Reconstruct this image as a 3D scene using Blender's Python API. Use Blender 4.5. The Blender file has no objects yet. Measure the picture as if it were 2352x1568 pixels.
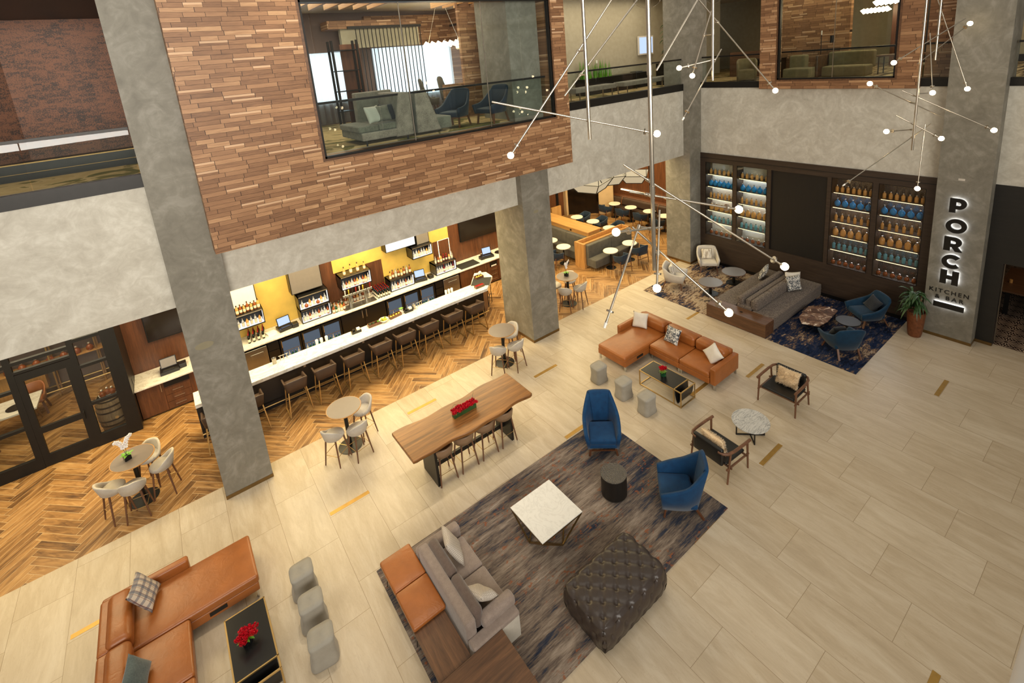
import bpy, bmesh, math, random
from mathutils import Matrix, Vector
random.seed(7)
C = bpy.context.scene.collection
PI = math.pi
def lin(c):
    c /= 255.0
    return c/12.92 if c <= .04045 else ((c+.055)/1.055)**2.4
def S(r, g, b): return (lin(r), lin(g), lin(b), 1)

# ------------------------------------------------------------------ node helper
class NB:
    def __init__(s, name):
        s.mat = bpy.data.materials.new(name); s.mat.use_nodes = True
        s.nt = s.mat.node_tree; s.bsdf = s.nt.nodes['Principled BSDF']; s.out = s.nt.nodes['Material Output']
        s._co = None
    def n(s, t): return s.nt.nodes.new('ShaderNode'+t)
    def link(s, a, b): s.nt.links.new(a, b)
    def put(s, sock, v):
        if isinstance(v, bpy.types.NodeSocket): s.link(v, sock)
        elif v is not None: sock.default_value = v
    def co(s):
        if s._co is None: s._co = s.n('TexCoord').outputs['Object']
        return s._co
    def m(s, op, a, b=None, c=None):
        k = s.n('Math'); k.operation = op
        s.put(k.inputs[0], a); s.put(k.inputs[1], b); s.put(k.inputs[2], c)
        return k.outputs[0]
    def vm(s, op, a, b=None):
        k = s.n('VectorMath'); k.operation = op
        s.put(k.inputs[0], a); s.put(k.inputs[1], b)
        return k.outputs[0]
    def sep(s, v=None):
        k = s.n('SeparateXYZ'); s.put(k.inputs[0], v or s.co()); return k.outputs
    def comb(s, x=0., y=0., z=0.):
        k = s.n('CombineXYZ'); s.put(k.inputs[0], x); s.put(k.inputs[1], y); s.put(k.inputs[2], z); return k.outputs[0]
    def noise(s, scale=5., detail=4., rough=.55, vec=None, dist=0., stretch=None):
        v = vec or s.co()
        if stretch: v = s.vm('MULTIPLY', v, stretch)
        k = s.n('TexNoise'); s.put(k.inputs['Vector'], v); k.inputs['Scale'].default_value = scale
        k.inputs['Detail'].default_value = detail; k.inputs['Roughness'].default_value = rough; k.inputs['Distortion'].default_value = dist
        return k.outputs['Fac']
    def white(s, vec):
        k = s.n('TexWhiteNoise'); k.noise_dimensions = '3D'; s.put(k.inputs['Vector'], vec); return k.outputs['Value']
    def vor(s, scale=5., vec=None, feature='F1', out='Distance', rnd=1.):
        k = s.n('TexVoronoi'); k.feature = feature; s.put(k.inputs['Vector'], vec or s.co()); k.inputs['Scale'].default_value = scale
        k.inputs['Randomness'].default_value = rnd
        return k.outputs[out]
    def ramp(s, fac, stops, interp='LINEAR'):
        k = s.n('ValToRGB'); s.put(k.inputs[0], fac); e = k.color_ramp.elements; k.color_ramp.interpolation = interp
        while len(e) < len(stops): e.new(.5)
        for i, (p, c) in enumerate(stops): e[i].position = p; e[i].color = c
        return k.outputs[0]
    def mix(s, fac, a, b, mode='MIX'):
        k = s.n('Mix'); k.data_type = 'RGBA'; k.blend_type = mode
        s.put(k.inputs[0], fac); s.put(k.inputs[6], a); s.put(k.inputs[7], b); return k.outputs[2]
    def sm(s, x, a, b):
        k = s.n('MapRange'); k.interpolation_type = 'SMOOTHSTEP'; s.put(k.inputs[0], x); k.inputs[1].default_value = a; k.inputs[2].default_value = b
        return k.outputs[0]
    def bump(s, h, strength=.3, dist=.02):
        k = s.n('Bump'); k.inputs['Strength'].default_value = strength; k.inputs['Distance'].default_value = dist
        s.put(k.inputs['Height'], h); s.link(k.outputs[0], s.bsdf.inputs['Normal'])
    def set(s, **kw):
        names = dict(color='Base Color', rough='Roughness', metal='Metallic', spec='Specular IOR Level', trans='Transmission Weight',
                     sheen='Sheen Weight', sheenr='Sheen Roughness', sheent='Sheen Tint', emis='Emission Color', es='Emission Strength', ior='IOR', alpha='Alpha', coat='Coat Weight', coatr='Coat Roughness')
        for k, v in kw.items(): s.put(s.bsdf.inputs[names[k]], v)
        return s.mat

def plain(name, col, rough=.5, metal=0., var=.12, vs=8., bump=0., bs=60., **kw):
    b = NB(name)
    d = tuple(c*(1-var) for c in col[:3])+(1,); l = tuple(min(1, c*(1+var)) for c in col[:3])+(1,)
    b.set(color=b.ramp(b.noise(vs), [(.3, d), (.7, l)]), rough=rough, metal=metal, **kw)
    if bump: b.bump(b.noise(bs, 3), bump, .01)
    return b.mat
def emit(name, col, strength):
    b = NB(name); b.set(color=(0, 0, 0, 1), emis=col, es=strength, rough=.6); return b.mat
def woodm(name, dark, light, rough=.4, axis=0, scale=1., ring=9., bumpv=.05):
    b = NB(name); st = [9., 9., 9.]; st[axis] = .7
    v = b.vm('MULTIPLY', b.co(), tuple(x*scale for x in st))
    f = b.noise(1.6, 6, .6, v, .6); g = b.noise(ring, 3, .6, v, .2)
    f = b.m('ADD', b.m('MULTIPLY', f, .7), b.m('MULTIPLY', g, .3))
    b.set(color=b.ramp(f, [(.33, dark), (.52, tuple((a+c)/2 for a, c in zip(dark, light))), (.68, light)]), rough=rough)
    b.bump(f, bumpv, .01); return b.mat
def leatherm(name, col, rough=.38, crease=.25, var=.14):
    b = NB(name)
    d = tuple(c*(1-var) for c in col[:3])+(1,); l = tuple(min(1, c*(1+var)) for c in col[:3])+(1,)
    b.set(color=b.ramp(b.noise(3., 5), [(.3, d), (.7, l)]), rough=rough)
    h = b.m('ADD', b.m('MULTIPLY', b.noise(7., 2, .5, None, 1.2), .8), b.m('MULTIPLY', b.vor(160.), .08))
    b.bump(h, crease, .03); return b.mat
def fabricm(name, a, c, scale=260., rough=.9, sheen=.2, bumpv=.2, blot=6.):
    b = NB(name)
    w = b.noise(scale, 2, .7); big = b.noise(blot, 3)
    b.set(color=b.ramp(b.m('ADD', b.m('MULTIPLY', w, .6), b.m('MULTIPLY', big, .4)), [(.35, a), (.65, c)]), rough=rough, sheen=sheen, spec=.2)
    b.bump(w, bumpv, .004); return b.mat

M = {}
def build_materials():
    # ---------- stone tile floor, tiles .806 x 1.617 stepped by a third
    b = NB('stone_tile'); x, y, z = b.sep()
    u = b.m('DIVIDE', b.m('SUBTRACT', x, 6.11), .806); row = b.m('FLOOR', u); fu = b.m('FRACT', u)
    v = b.m('DIVIDE', b.m('SUBTRACT', b.m('SUBTRACT', y, 2.597), b.m('MULTIPLY', row, .539)), 1.617)
    col = b.m('FLOOR', v); fv = b.m('FRACT', v)
    r1 = b.white(b.comb(row, col, 3.)); r2 = b.white(b.comb(row, col, 9.))
    pv = b.comb(b.m('ADD', b.m('MULTIPLY', x, 4.), b.m('MULTIPLY', r1, 40.)), b.m('ADD', b.m('MULTIPLY', y, .75), b.m('MULTIPLY', r2, 30.)), r1)
    st = b.noise(1.1, 7, .62, pv, .9); fine = b.noise(7., 5, .7, pv, .3)
    c = b.ramp(b.m('ADD', b.m('MULTIPLY', st, .75), b.m('MULTIPLY', fine, .25)), [(.3, S(170, 151, 124)), (.46, S(186, 168, 141)), (.58, S(198, 182, 157)), (.72, S(208, 195, 172))])
    vein = b.sm(b.m('ABSOLUTE', b.m('SUBTRACT', b.noise(1.5, 5, .6, pv, 1.6), .5)), 0., .012)
    c = b.mix(b.m('MULTIPLY', b.m('SUBTRACT', 1., vein), .28), c, S(150, 128, 104))
    c = b.mix(.25, c, b.ramp(r2, [(0, S(180, 162, 134)), (1, S(212, 198, 174))]))
    e1 = b.m('MULTIPLY', b.m('MINIMUM', fu, b.m('SUBTRACT', 1., fu)), .806); e2 = b.m('MULTIPLY', b.m('MINIMUM', fv, b.m('SUBTRACT', 1., fv)), 1.617)
    g = b.m('LESS_THAN', b.m('MINIMUM', e1, e2), .0032)
    b.set(color=b.mix(g, c, S(146, 126, 98)), rough=b.m('ADD', .3, b.m('MULTIPLY', st, .16)), spec=.45); M['tile'] = b.mat
    # ---------- herringbone wood-look planks at 45 degrees
    b = NB('herringbone_plank'); x, y, z = b.sep(); W = .155; k2 = W*math.sqrt(2)
    xs = b.m('ADD', x, 3.399)
    p = b.m('DIVIDE', b.m('SUBTRACT', xs, y), k2); q = b.m('DIVIDE', b.m('MULTIPLY', b.m('ADD', xs, y), -1.), k2)
    i, j = b.m('FLOOR', p), b.m('FLOOR', q); fp, fq = b.m('FRACT', p), b.m('FRACT', q)
    k = b.m('FLOORED_MODULO', b.m('SUBTRACT', i, j), 12.)
    H = b.m('LESS_THAN', k, 5.5)
    rk = b.m('SUBTRACT', 11., k)
    def sel(a, c):  # H ? a : c
        return b.m('ADD', b.m('MULTIPLY', H, a), b.m('MULTIPLY', b.m('SUBTRACT', 1., H), c))
    al = sel(b.m('ADD', k, fp), b.m('ADD', rk, fq)); ac = sel(fq, fp)
    id1 = sel(b.m('SUBTRACT', i, k), i); id2 = sel(j, b.m('SUBTRACT', j, rk))
    r1 = b.white(b.comb(id1, id2, H)); r2 = b.white(b.comb(id2, id1, 5.))
    pv = b.comb(b.m('ADD', b.m('MULTIPLY', al, .16), b.m('MULTIPLY', r1, 50.)), b.m('ADD', b.m('MULTIPLY', ac, .9), b.m('MULTIPLY', r2, 50.)), r2)
    f = b.noise(2.2, 6, .6, pv, 1.); bl = b.noise(.9, 3, .5, pv, .4)
    f = b.m('ADD', b.m('ADD', b.m('MULTIPLY', f, .55), b.m('MULTIPLY', bl, .45)), b.m('MULTIPLY', b.m('SUBTRACT', r1, .5), .16))
    c = b.ramp(f, [(.32, S(88, 60, 34)), (.46, S(136, 98, 56)), (.58, S(168, 126, 76)), (.72, S(190, 150, 98))])
    ed = b.m('MINIMUM', b.m('MINIMUM', ac, b.m('SUBTRACT', 1., ac)), b.m('MINIMUM', al, b.m('SUBTRACT', 6., al)))
    g = b.m('LESS_THAN', ed, .024)
    b.set(color=b.mix(g, c, S(198, 170, 128)), rough=.42, spec=.4); b.bump(f, .08, .01); M['herring'] = b.mat
    # ---------- straight plank floor in the tasting room shares it; stacked timber cladding (u along wall, z up)
    def stack(name, axis, pal):
        b = NB(name); o = b.sep(); u = o[axis]; z = o[2]
        hh = .082
        r = b.m('DIVIDE', z, hh); row = b.m('FLOOR', r); fr = b.m('FRACT', r)
        ro = b.white(b.comb(row, 1., 2.)); ln = b.m('ADD', .26, b.m('MULTIPLY', b.white(b.comb(row, 4., 8.)), .3))
        t = b.m('ADD', b.m('DIVIDE', u, ln), b.m('MULTIPLY', ro, 7.)); ci = b.m('FLOOR', t); ft = b.m('FRACT', t)
        a1 = b.white(b.comb(row, ci, 1.)); a2 = b.white(b.comb(row, ci, 6.))
        pv = b.comb(b.m('ADD', b.m('MULTIPLY', u, 3.), b.m('MULTIPLY', a1, 30.)), b.m('ADD', b.m('MULTIPLY', z, 40.), b.m('MULTIPLY', a2, 60.)), a2)
        gr = b.noise(1.3, 5, .6, pv, .8)
        f = b.m('ADD', b.m('MULTIPLY', gr, .55), b.m('MULTIPLY', b.m('POWER', a1, 1.6), .45))
        c = b.ramp(f, pal)
        gap = b.m('LESS_THAN', b.m('MINIMUM', b.m('MULTIPLY', b.m('MINIMUM', ft, b.m('SUBTRACT', 1., ft)), .45), b.m('MULTIPLY', fr, hh)), .004)
        fine = b.m('MULTIPLY', b.m('GREATER_THAN', b.m('FRACT', b.m('MULTIPLY', fr, 4.)), .12), 1.)
        c = b.mix(b.m('MULTIPLY', b.m('GREATER_THAN', a2, .9), b.m('MULTIPLY', b.m('GREATER_THAN', fr, .55), .6)), c, S(222, 184, 146)); c = b.mix(gap, c, S(46, 28, 18)); c = b.mix(b.m('MULTIPLY', b.m('SUBTRACT', 1., fine), .35), c, S(60, 36, 24))
        b.set(color=c, rough=.5, spec=.35)
        b.bump(b.m('ADD', b.m('MULTIPLY', a2, 1.), b.m('MULTIPLY', b.m('SUBTRACT', 0., gap), .6)), .9, .035); return b.mat
    pal = [(.12, S(92, 63, 42)), (.34, S(134, 96, 66)), (.6, S(160, 119, 84)), (.88, S(198, 158, 116))]
    M['stack_x'] = stack('stacked_timber', 0, pal); M['stack_y'] = stack('stacked_timber_side', 1, pal)
    # ---------- trowelled plaster
    def plaster(name, a, c, d, sc=1.3):
        b = NB(name); f = b.noise(sc, 6, .62, None, 2.2); g = b.noise(sc*4, 5, .6, None, 1.4)
        t = b.m('ADD', b.m('MULTIPLY', f, .6), b.m('MULTIPLY', g, .4))
        b.set(color=b.ramp(t, [(.34, a), (.5, c), (.64, d)]), rough=.55, spec=.3); b.bump(t, .12, .02); return b.mat
    M['plaster'] = plaster('trowelled_plaster', S(176, 169, 155), S(192, 186, 172), S(208, 203, 190))
    M['concrete'] = plaster('grey_column_plaster', S(110, 105, 94), S(125, 120, 108), S(143, 138, 127), 1.)
    # ---------- copper wall
    b = NB('copper_panel'); x, y, z = b.sep()
    t = b.m('ADD', b.m('MULTIPLY', b.vor(42.), .8), b.m('MULTIPLY', b.noise(1.6, 5, .7, None, .6), .9))
    grid = b.white(b.comb(b.m('FLOOR', b.m('MULTIPLY', x, 7.)), b.m('FLOOR', b.m('MULTIPLY', z, 22.)), 0.))
    t = b.m('ADD', t, b.m('MULTIPLY', b.m('SUBTRACT', grid, .5), .35))
    b.set(color=b.ramp(t, [(.42, S(26, 18, 14)), (.66, S(58, 36, 24)), (1., S(98, 60, 38))]), rough=.5, metal=.35); M['copper'] = b.mat
    # ---------- rugs
    b = NB('streaked_rug'); x, y, z = b.sep()
    pv = b.comb(b.m('MULTIPLY', x, .85), b.m('MULTIPLY', y, 4.6), 0.)
    rowv = b.white(b.comb(b.m('FLOOR', b.m('MULTIPLY', y, 38.)), 0., 0.))
    pv2 = b.comb(b.m('ADD', b.m('MULTIPLY', x, 4.), b.m('MULTIPLY', rowv, 30.)), b.m('MULTIPLY', y, 38.), 0.)
    f1 = b.noise(1., 6, .68, pv, .15); f2 = b.noise(1., 5, .7, pv2)
    f = b.m('ADD', b.m('MULTIPLY', f1, .64), b.m('MULTIPLY', f2, .36))
    f = b.m('SUBTRACT', f, b.m('MULTIPLY', b.sm(x, 5.2, 7.4), .06))
    c = b.ramp(f, [(.36, S(34, 40, 58)), (.42, S(56, 58, 68)), (.46, S(92, 80, 72)), (.53, S(122, 108, 96)), (.63, S(156, 142, 128))])
    rust = b.m('MULTIPLY', b.sm(b.noise(16., 3, .6, b.comb(b.m('MULTIPLY', x, .7), y, 0.)), .56, .62), b.sm(b.noise(1.4, 2), .46, .58))
    c = b.mix(b.m('MULTIPLY', rust, .75), c, S(138, 80, 48))
    b.set(color=c, rough=.95, spec=.1, sheen=.1); b.bump(b.noise(300., 2), .3, .004); M['rug_streak'] = b.mat
    b = NB('abstract_rug'); x, y, z = b.sep()
    cell = b.comb(b.m('FLOOR', b.m('MULTIPLY', x, 9.)), b.m('FLOOR', b.m('MULTIPLY', y, 26.)), 0.)
    jit = b.white(cell)
    pv = b.comb(b.m('ADD', b.m('MULTIPLY', x, 1.), b.m('MULTIPLY', jit, .25)), b.m('MULTIPLY', y, 1.1), 0.)
    f1 = b.noise(1.5, 5, .7, pv, .8); f2 = b.noise(4.6, 4, .7, b.comb(b.m('MULTIPLY', x, .6), b.m('MULTIPLY', y, 2.4), 3.), .6)
    f = b.m('ADD', b.m('MULTIPLY', f1, .6), b.m('MULTIPLY', f2, .4))
    f = b.m('ADD', b.m('SUBTRACT', f, .03), b.m('MULTIPLY', b.sm(y, 6.8, 9.), .075))
    c = b.ramp(f, [(.38, S(18, 24, 38)), (.44, S(24, 38, 68)), (.49, S(52, 54, 66)), (.53, S(116, 90, 70)), (.57, S(168, 148, 124)), (.62, S(180, 162, 140)), (.66, S(60, 54, 56))], 'LINEAR')
    b.set(color=c, rough=.95, spec=.1); b.bump(b.noise(300., 2), .3, .004); M['rug_abstract'] = b.mat
    b = NB('camouflage_carpet')
    f = b.noise(1.1, 4, .6, None, 1.2)
    b.set(color=b.ramp(f, [(.4, S(176, 150, 106)), (.52, S(190, 164, 120)), (.56, S(120, 108, 66)), (.66, S(96, 92, 58))]), rough=.95, spec=.1); M['carpet'] = b.mat
    b = NB('striped_carpet'); x, y, z = b.sep()
    f = b.noise(2.2, 4, .6, b.comb(b.m('MULTIPLY', x, .35), b.m('MULTIPLY', y, 3.), 0.), .5)
    b.set(color=b.ramp(f, [(.38, S(58, 46, 36)), (.5, S(140, 118, 88)), (.6, S(190, 170, 134))]), rough=.95, spec=.1); M['carpet2'] = b.mat
    # ---------- encaustic pattern tiles of the dining room
    b = NB('starburst_tile'); x, y, z = b.sep()
    fx = b.m('SUBTRACT', b.m('FRACT', b.m('MULTIPLY', x, 2.6)), .5); fy = b.m('SUBTRACT', b.m('FRACT', b.m('MULTIPLY', y, 2.6)), .5)
    an = b.m('ARCTAN2', fy, fx); rr = b.m('SQRT', b.m('ADD', b.m('MULTIPLY', fx, fx), b.m('MULTIPLY', fy, fy)))
    ray = b.m('GREATER_THAN', b.m('SINE', b.m('MULTIPLY', an, 16.)), b.m('SUBTRACT', b.m('MULTIPLY', rr, 2.6), .9))
    b.set(color=b.mix(b.m('MULTIPLY', ray, b.m('GREATER_THAN', rr, .1)), S(46, 36, 32), S(168, 144, 122)), rough=.4); M['startile'] = b.mat
    # ---------- marble
    def marble(name, base, vein, sc=1.2, amt=.5, stretch=(1, 1, 1)):
        b = NB(name); v = b.vm('MULTIPLY', b.co(), stretch)
        w = b.noise(sc, 6, .6, v, 2.4); t = b.m('SUBTRACT', 1., b.sm(b.m('ABSOLUTE', b.m('SUBTRACT', w, .5)), 0., .05))
        cl = b.noise(sc*3, 5, .6, v, 1.)
        c = b.mix(b.m('MULTIPLY', t, amt), base, vein); c = b.mix(b.m('MULTIPLY', b.sm(cl, .45, .75), amt*.5), c, vein)
        b.set(color=c, rough=.22, spec=.5); return b.mat
    M['marble'] = marble('white_marble', S(232, 226, 214), S(180, 166, 146), 1.1, .45, (1, 1.6, 1))
    M['marble2'] = marble('carrara_marble', S(226, 223, 215), S(196, 192, 184), 2.2, .35, (1.5, 1, 1))
    M['marble3'] = marble('streaked_grey_marble', S(196, 194, 188), S(118, 118, 118), 4., .7, (.5, 3.2, 1))
    # ---------- simple ones
    M['brass'] = plain('brushed_brass', S(196, 164, 108), .32, .85, .06)
    M['brass_dull'] = plain('antique_brass', S(128, 102, 62), .38, .85, .1)
    M['brass_floor'] = plain('brass_floor_strip', S(176, 138, 70), .42, .6, .1)
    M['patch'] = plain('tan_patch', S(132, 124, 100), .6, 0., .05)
    M['nickel'] = plain('satin_nickel', S(190, 180, 164), .28, 1., .04)
    M['chrome'] = plain('chrome', S(200, 200, 200), .15, 1., .03)
    M['steel'] = plain('stainless_steel', S(160, 158, 154), .3, .95, .08, 3.)
    M['black'] = plain('black_metal', S(24, 23, 22), .4, .3, .1)
    M['blackm'] = plain('black_lacquer', S(20, 19, 19), .3, 0., .1)
    M['bronze'] = plain('dark_bronze_frame', S(34, 31, 28), .4, .5, .1)
    M['tan'] = leatherm('tan_leather', S(152, 88, 38), .36, .22)
    M['brown'] = leatherm('dark_brown_leather', S(72, 56, 46), .42, .08)
    M['taupe'] = leatherm('taupe_leather', S(134, 106, 80), .45, .06)
    M['tuft'] = leatherm('espresso_leather', S(58, 48, 42), .33, .18)
    M['blackl'] = leatherm('black_leather', S(26, 25, 24), .35, .1)
    M['velvet'] = fabricm('blue_velvet', S(8, 44, 78), S(14, 64, 104), 180., .7, .12, .12, 9.)
    M['velvet_dark'] = fabricm('teal_velvet', S(8, 38, 60), S(13, 54, 80), 180., .75, .12, .12, 9.)
    M['navy'] = fabricm('navy_leatherette', S(30, 42, 56), S(40, 54, 70), 60., .6, .1, .05)
    M['greyfab'] = fabricm('light_grey_tweed', S(172, 164, 152), S(196, 188, 176), 320., .9, .15)
    M['pouf'] = fabricm('grey_felt', S(142, 136, 124), S(158, 152, 140), 340., .92, .15)
    M['sofa'] = fabricm('mauve_grey_velvet', S(124, 108, 98), S(148, 132, 120), 120., .8, .35, .08, 14.)
    M['sofa_d'] = fabricm('brown_grey_velvet', S(86, 70, 62), S(104, 88, 78), 120., .8, .35, .08, 14.)
    M['sofa_l'] = fabricm('pale_grey_velvet', S(176, 168, 154), S(192, 184, 170), 120., .8, .3, .08, 14.)
    M['chenille'] = fabricm('brown_chenille', S(48, 40, 35), S(136, 122, 110), 34., .9, .1, .25, 60.)
    M['boothg'] = fabricm('charcoal_upholstery', S(74, 70, 62), S(96, 92, 82), 260., .9, .15)
    M['booth2'] = fabricm('grey_beige_boucle', S(96, 90, 78), S(150, 142, 126), 90., .9, .15)
    M['olive'] = fabricm('olive_check_fabric', S(112, 100, 70), S(140, 126, 92), 120., .9, .1)
    M['cream'] = fabricm('cream_linen', S(206, 196, 180), S(226, 218, 204), 300., .9, .1)
    M['whitefab'] = fabricm('off_white_wool', S(186, 178, 166), S(208, 200, 188), 300., .9, .1)
    M['slate'] = fabricm('slate_velvet', S(60, 70, 68), S(82, 92, 90), 50., .8, .35, .5)
    M['charcoal'] = fabricm('charcoal_fabric', S(34, 36, 40), S(52, 54, 58), 120., .9, .2)
    M['fur'] = fabricm('sheepskin', S(206, 172, 128), S(236, 212, 174), 60., .95, .3, .3, 10.)
    M['leaf'] = plain('green_leaf', S(44, 74, 34), .45, 0., .3, 6.)
    M['leaf2'] = plain('bright_green_leaf', S(96, 150, 40), .4, 0., .25, 8.)
    M['petal'] = plain('white_petal', S(246, 240, 238), .6, 0., .03)
    M['rose'] = plain('red_rose_petal', S(196, 14, 34), .55, 0., .25, 40.)
    M['terra'] = plain('copper_pot', S(120, 72, 44), .4, .35, .3, 14.)
    M['glassdark'] = plain('black_glass', S(16, 18, 18), .08, 0., .05)
    M['laminate'] = plain('grey_laminate', S(116, 105, 98), .35, 0., .05, 3.)
    M['laminate2'] = plain('slate_laminate', S(112, 108, 108), .4, 0., .06, 90.)
    M['cafe'] = plain('cream_table_top', S(238, 228, 206), .3, 0., .04, 12.)
    M['walnut'] = woodm('walnut', S(68, 45, 29), S(116, 80, 52), .4, 1)
    M['walnutx'] = woodm('walnut_cross', S(68, 45, 29), S(116, 80, 52), .4, 0)
    M['walnutz'] = woodm('walnut_upright', S(72, 42, 25), S(112, 68, 40), .4, 2)
    M['legwood'] = woodm('walnut_leg', S(84, 54, 36), S(124, 84, 58), .45, 2)
    M['oak'] = woodm('golden_oak', S(166, 118, 62), S(202, 154, 92), .42, 1)
    M['oakz'] = woodm('golden_oak_upright', S(160, 112, 58), S(196, 148, 88), .42, 2)
    M['slabwood'] = woodm('live_edge_slab', S(88, 54, 25), S(166, 112, 58), .35, 0, .55, 6., .1)
    M['darkwood'] = woodm('dark_stained_oak', S(46, 35, 27), S(66, 52, 41), .45, 1, 1., 9., .03)
    M['darkwoodz'] = woodm('dark_stained_oak_upright', S(14, 11, 9), S(24, 19, 15), .5, 2, 1., 9., .03)
    M['ebony'] = woodm('ebony_panel', S(22, 20, 17), S(32, 29, 25), .45, 1, 1., 9., .03)
    M['barrel'] = woodm('weathered_oak', S(92, 72, 50), S(150, 124, 90), .7, 2, 1.2)
    M['gold'] = plain('gold_leaf_panel', S(226, 190, 96), .4, .15, .1, 3.)
    M['greyback'] = plain('smoked_mirror', S(120, 118, 116), .22, .75, .06)
    M['whitewall'] = plain('white_paint', S(222, 214, 200), .6, 0., .03)
    M['beigewall'] = fabricm('beige_woven_wallcovering', S(156, 146, 122), S(172, 162, 138), 60., .85, .05, .1)
    M['tanwall'] = plain('tan_plaster', S(196, 164, 120), .6, 0., .06, 3.)
    M['taupewall'] = plain('taupe_wallpaper', S(112, 92, 84), .7, 0., .06, 30.)
    M['silver'] = plain('grey_screen_film', S(128, 120, 112), .5, .3, .04)
    M['screen'] = plain('tv_screen', S(26, 20, 17), .12, 0., .05)
    M['paper'] = plain('white_paper', S(232, 228, 220), .7, 0., .02)
    M['chalk'] = plain('printed_black_mat', S(40, 40, 38), .6, 0., .3, 30.)
    M['ceramic'] = plain('white_ceramic', S(232, 228, 218), .3, 0., .03)
    M['lemon'] = plain('lemon_peel', S(232, 196, 70), .45, 0., .1)
    M['lime'] = plain('lime_peel', S(112, 140, 48), .45, 0., .15)
    M['label'] = plain('paper_label', S(222, 210, 186), .6, 0., .1, 40.)
    M['cap'] = plain('cork_cap', S(60, 44, 34), .5, 0., .2)
    M['redcap'] = plain('red_foil', S(160, 28, 34), .35, .3, .1)
    M['silvercap'] = plain('silver_cap', S(214, 208, 198), .25, .7, .05)
    def liquid(name, col, rough=.06, trans=.55):
        b = NB(name); b.set(color=col, rough=rough, trans=trans, ior=1.4, spec=.6); return b.mat
    M['amber'] = liquid('amber_glass', S(226, 166, 92), .08, .25); M['rust'] = liquid('rust_glass', S(160, 84, 40), .08, .3); M['clear'] = liquid('clear_glass', S(232, 230, 222), .05, .6)  # amber base brightened so the bottles look lit: light put into the colour
    M['blueg'] = liquid('blue_glass', S(30, 140, 205), .08, .25); M['teal'] = liquid('teal_glass', S(110, 176, 190), .08, .3); M['wineg'] = liquid('dark_wine_glass', S(28, 30, 24), .1, .1)
    M['greeng'] = liquid('green_glass', S(40, 96, 60)); M['redg'] = liquid('red_glass', S(120, 20, 24), .1, .3); M['globe'] = None
    # window glass: clear with a Fresnel reflection
    def pane(name, tint, ior=1.5):
        b = NB(name); nt = b.nt; nt.nodes.remove(b.bsdf)
        t = b.n('BsdfTransparent'); t.inputs[0].default_value = tint; g = b.n('BsdfGlossy'); g.inputs['Roughness'].default_value = .0
        f = b.n('Fresnel'); f.inputs[0].default_value = ior; mx = b.n('MixShader')
        ge = b.n('NewGeometry'); b.link(b.m('MULTIPLY', f.outputs[0], b.m('SUBTRACT', 1., ge.outputs['Backfacing'])), mx.inputs[0]); b.link(t.outputs[0], mx.inputs[1]); b.link(g.outputs[0], mx.inputs[2]); b.link(mx.outputs[0], b.out.inputs[0]); return b.mat
    M['pane'] = pane('clear_pane', (.9, .93, .92, 1)); M['globe'] = pane('clear_globe', (.93, .93, .93, 1), 1.35)
    b = NB('sheer_curtain'); nt = b.nt; nt.nodes.remove(b.bsdf)
    t = b.n('BsdfTransparent'); t.inputs[0].default_value = (.9, .95, 1, 1); d = b.n('BsdfTranslucent'); d.inputs[0].default_value = (.86, .9, .92, 1); mx = b.n('MixShader'); mx.inputs[0].default_value = .6
    b.link(t.outputs[0], mx.inputs[1]); b.link(d.outputs[0], mx.inputs[2]); b.link(mx.outputs[0], b.out.inputs[0]); M['sheer'] = b.mat
    # mesh guard on the bottle cases
    b = NB('hexagon_mesh'); nt = b.nt; x, y, z = b.sep()
    dd = b.vor(42., b.comb(b.m('MULTIPLY', y, 1.), z, 0.), 'DISTANCE_TO_EDGE', 'Distance', .0)
    t = b.n('BsdfTransparent'); mx = b.n('MixShader'); b.link(b.m('LESS_THAN', dd, .035), mx.inputs[0]); b.link(t.outputs[0], mx.inputs[1]); b.link(b.bsdf.outputs[0], mx.inputs[2]); b.link(mx.outputs[0], b.out.inputs[0])
    b.set(color=S(120, 96, 62), metal=.8, rough=.4); M['mesh'] = b.mat
    M['bulb'] = emit('lit_bulb', (1, .78, .46, 1), 26.); M['led_w'] = emit('white_led', (.86, .9, 1, 1), 14.); M['led_y'] = emit('warm_led', (1, .74, .38, 1), 4.)
    M['led_s'] = emit('shelf_led', (1, .78, .42, 1), 2.2); M['lamp'] = emit('lit_shade', (1, .8, .5, 1), .55); M['day'] = emit('daylight', (.86, .95, 1, 1), 2.2)
    M['pos'] = emit('lit_screen', (.55, .7, 1, 1), 1.1); M['fridge'] = emit('fridge_light', (.5, .72, 1, 1), .14); M['casew'] = emit('case_light', (1, .96, .9, 1), 1.1)
    M['caseb'] = emit('case_back_light', (.95, .97, 1, 1), 24.)
    M['frost'] = plain('frosted_bulb', S(240, 236, 226), .3, 0., .02)
    # patterned cushions
    b = NB('speckled_print'); f = b.noise(26., 3, .7, None, 1.); b.set(color=b.ramp(f, [(.44, S(38, 44, 56)), (.5, S(120, 122, 122)), (.54, S(226, 220, 208))]), rough=.9); M['print'] = b.mat
    b = NB('brushed_stripe'); x, y, z = b.sep(); f = b.noise(5., 4, .6, b.comb(b.m('MULTIPLY', x, 5.), b.m('MULTIPLY', y, 1.), b.m('MULTIPLY', z, 1.))); b.set(color=b.ramp(f, [(.4, S(160, 146, 128)), (.5, S(206, 196, 180)), (.6, S(228, 220, 206))]), rough=.9); M['stripe'] = b.mat
    b = NB('plaid_wool'); x, y, z = b.sep()
    def band(a, s): return b.m('GREATER_THAN', b.m('FRACT', b.m('MULTIPLY', a, s)), .62)
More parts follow.
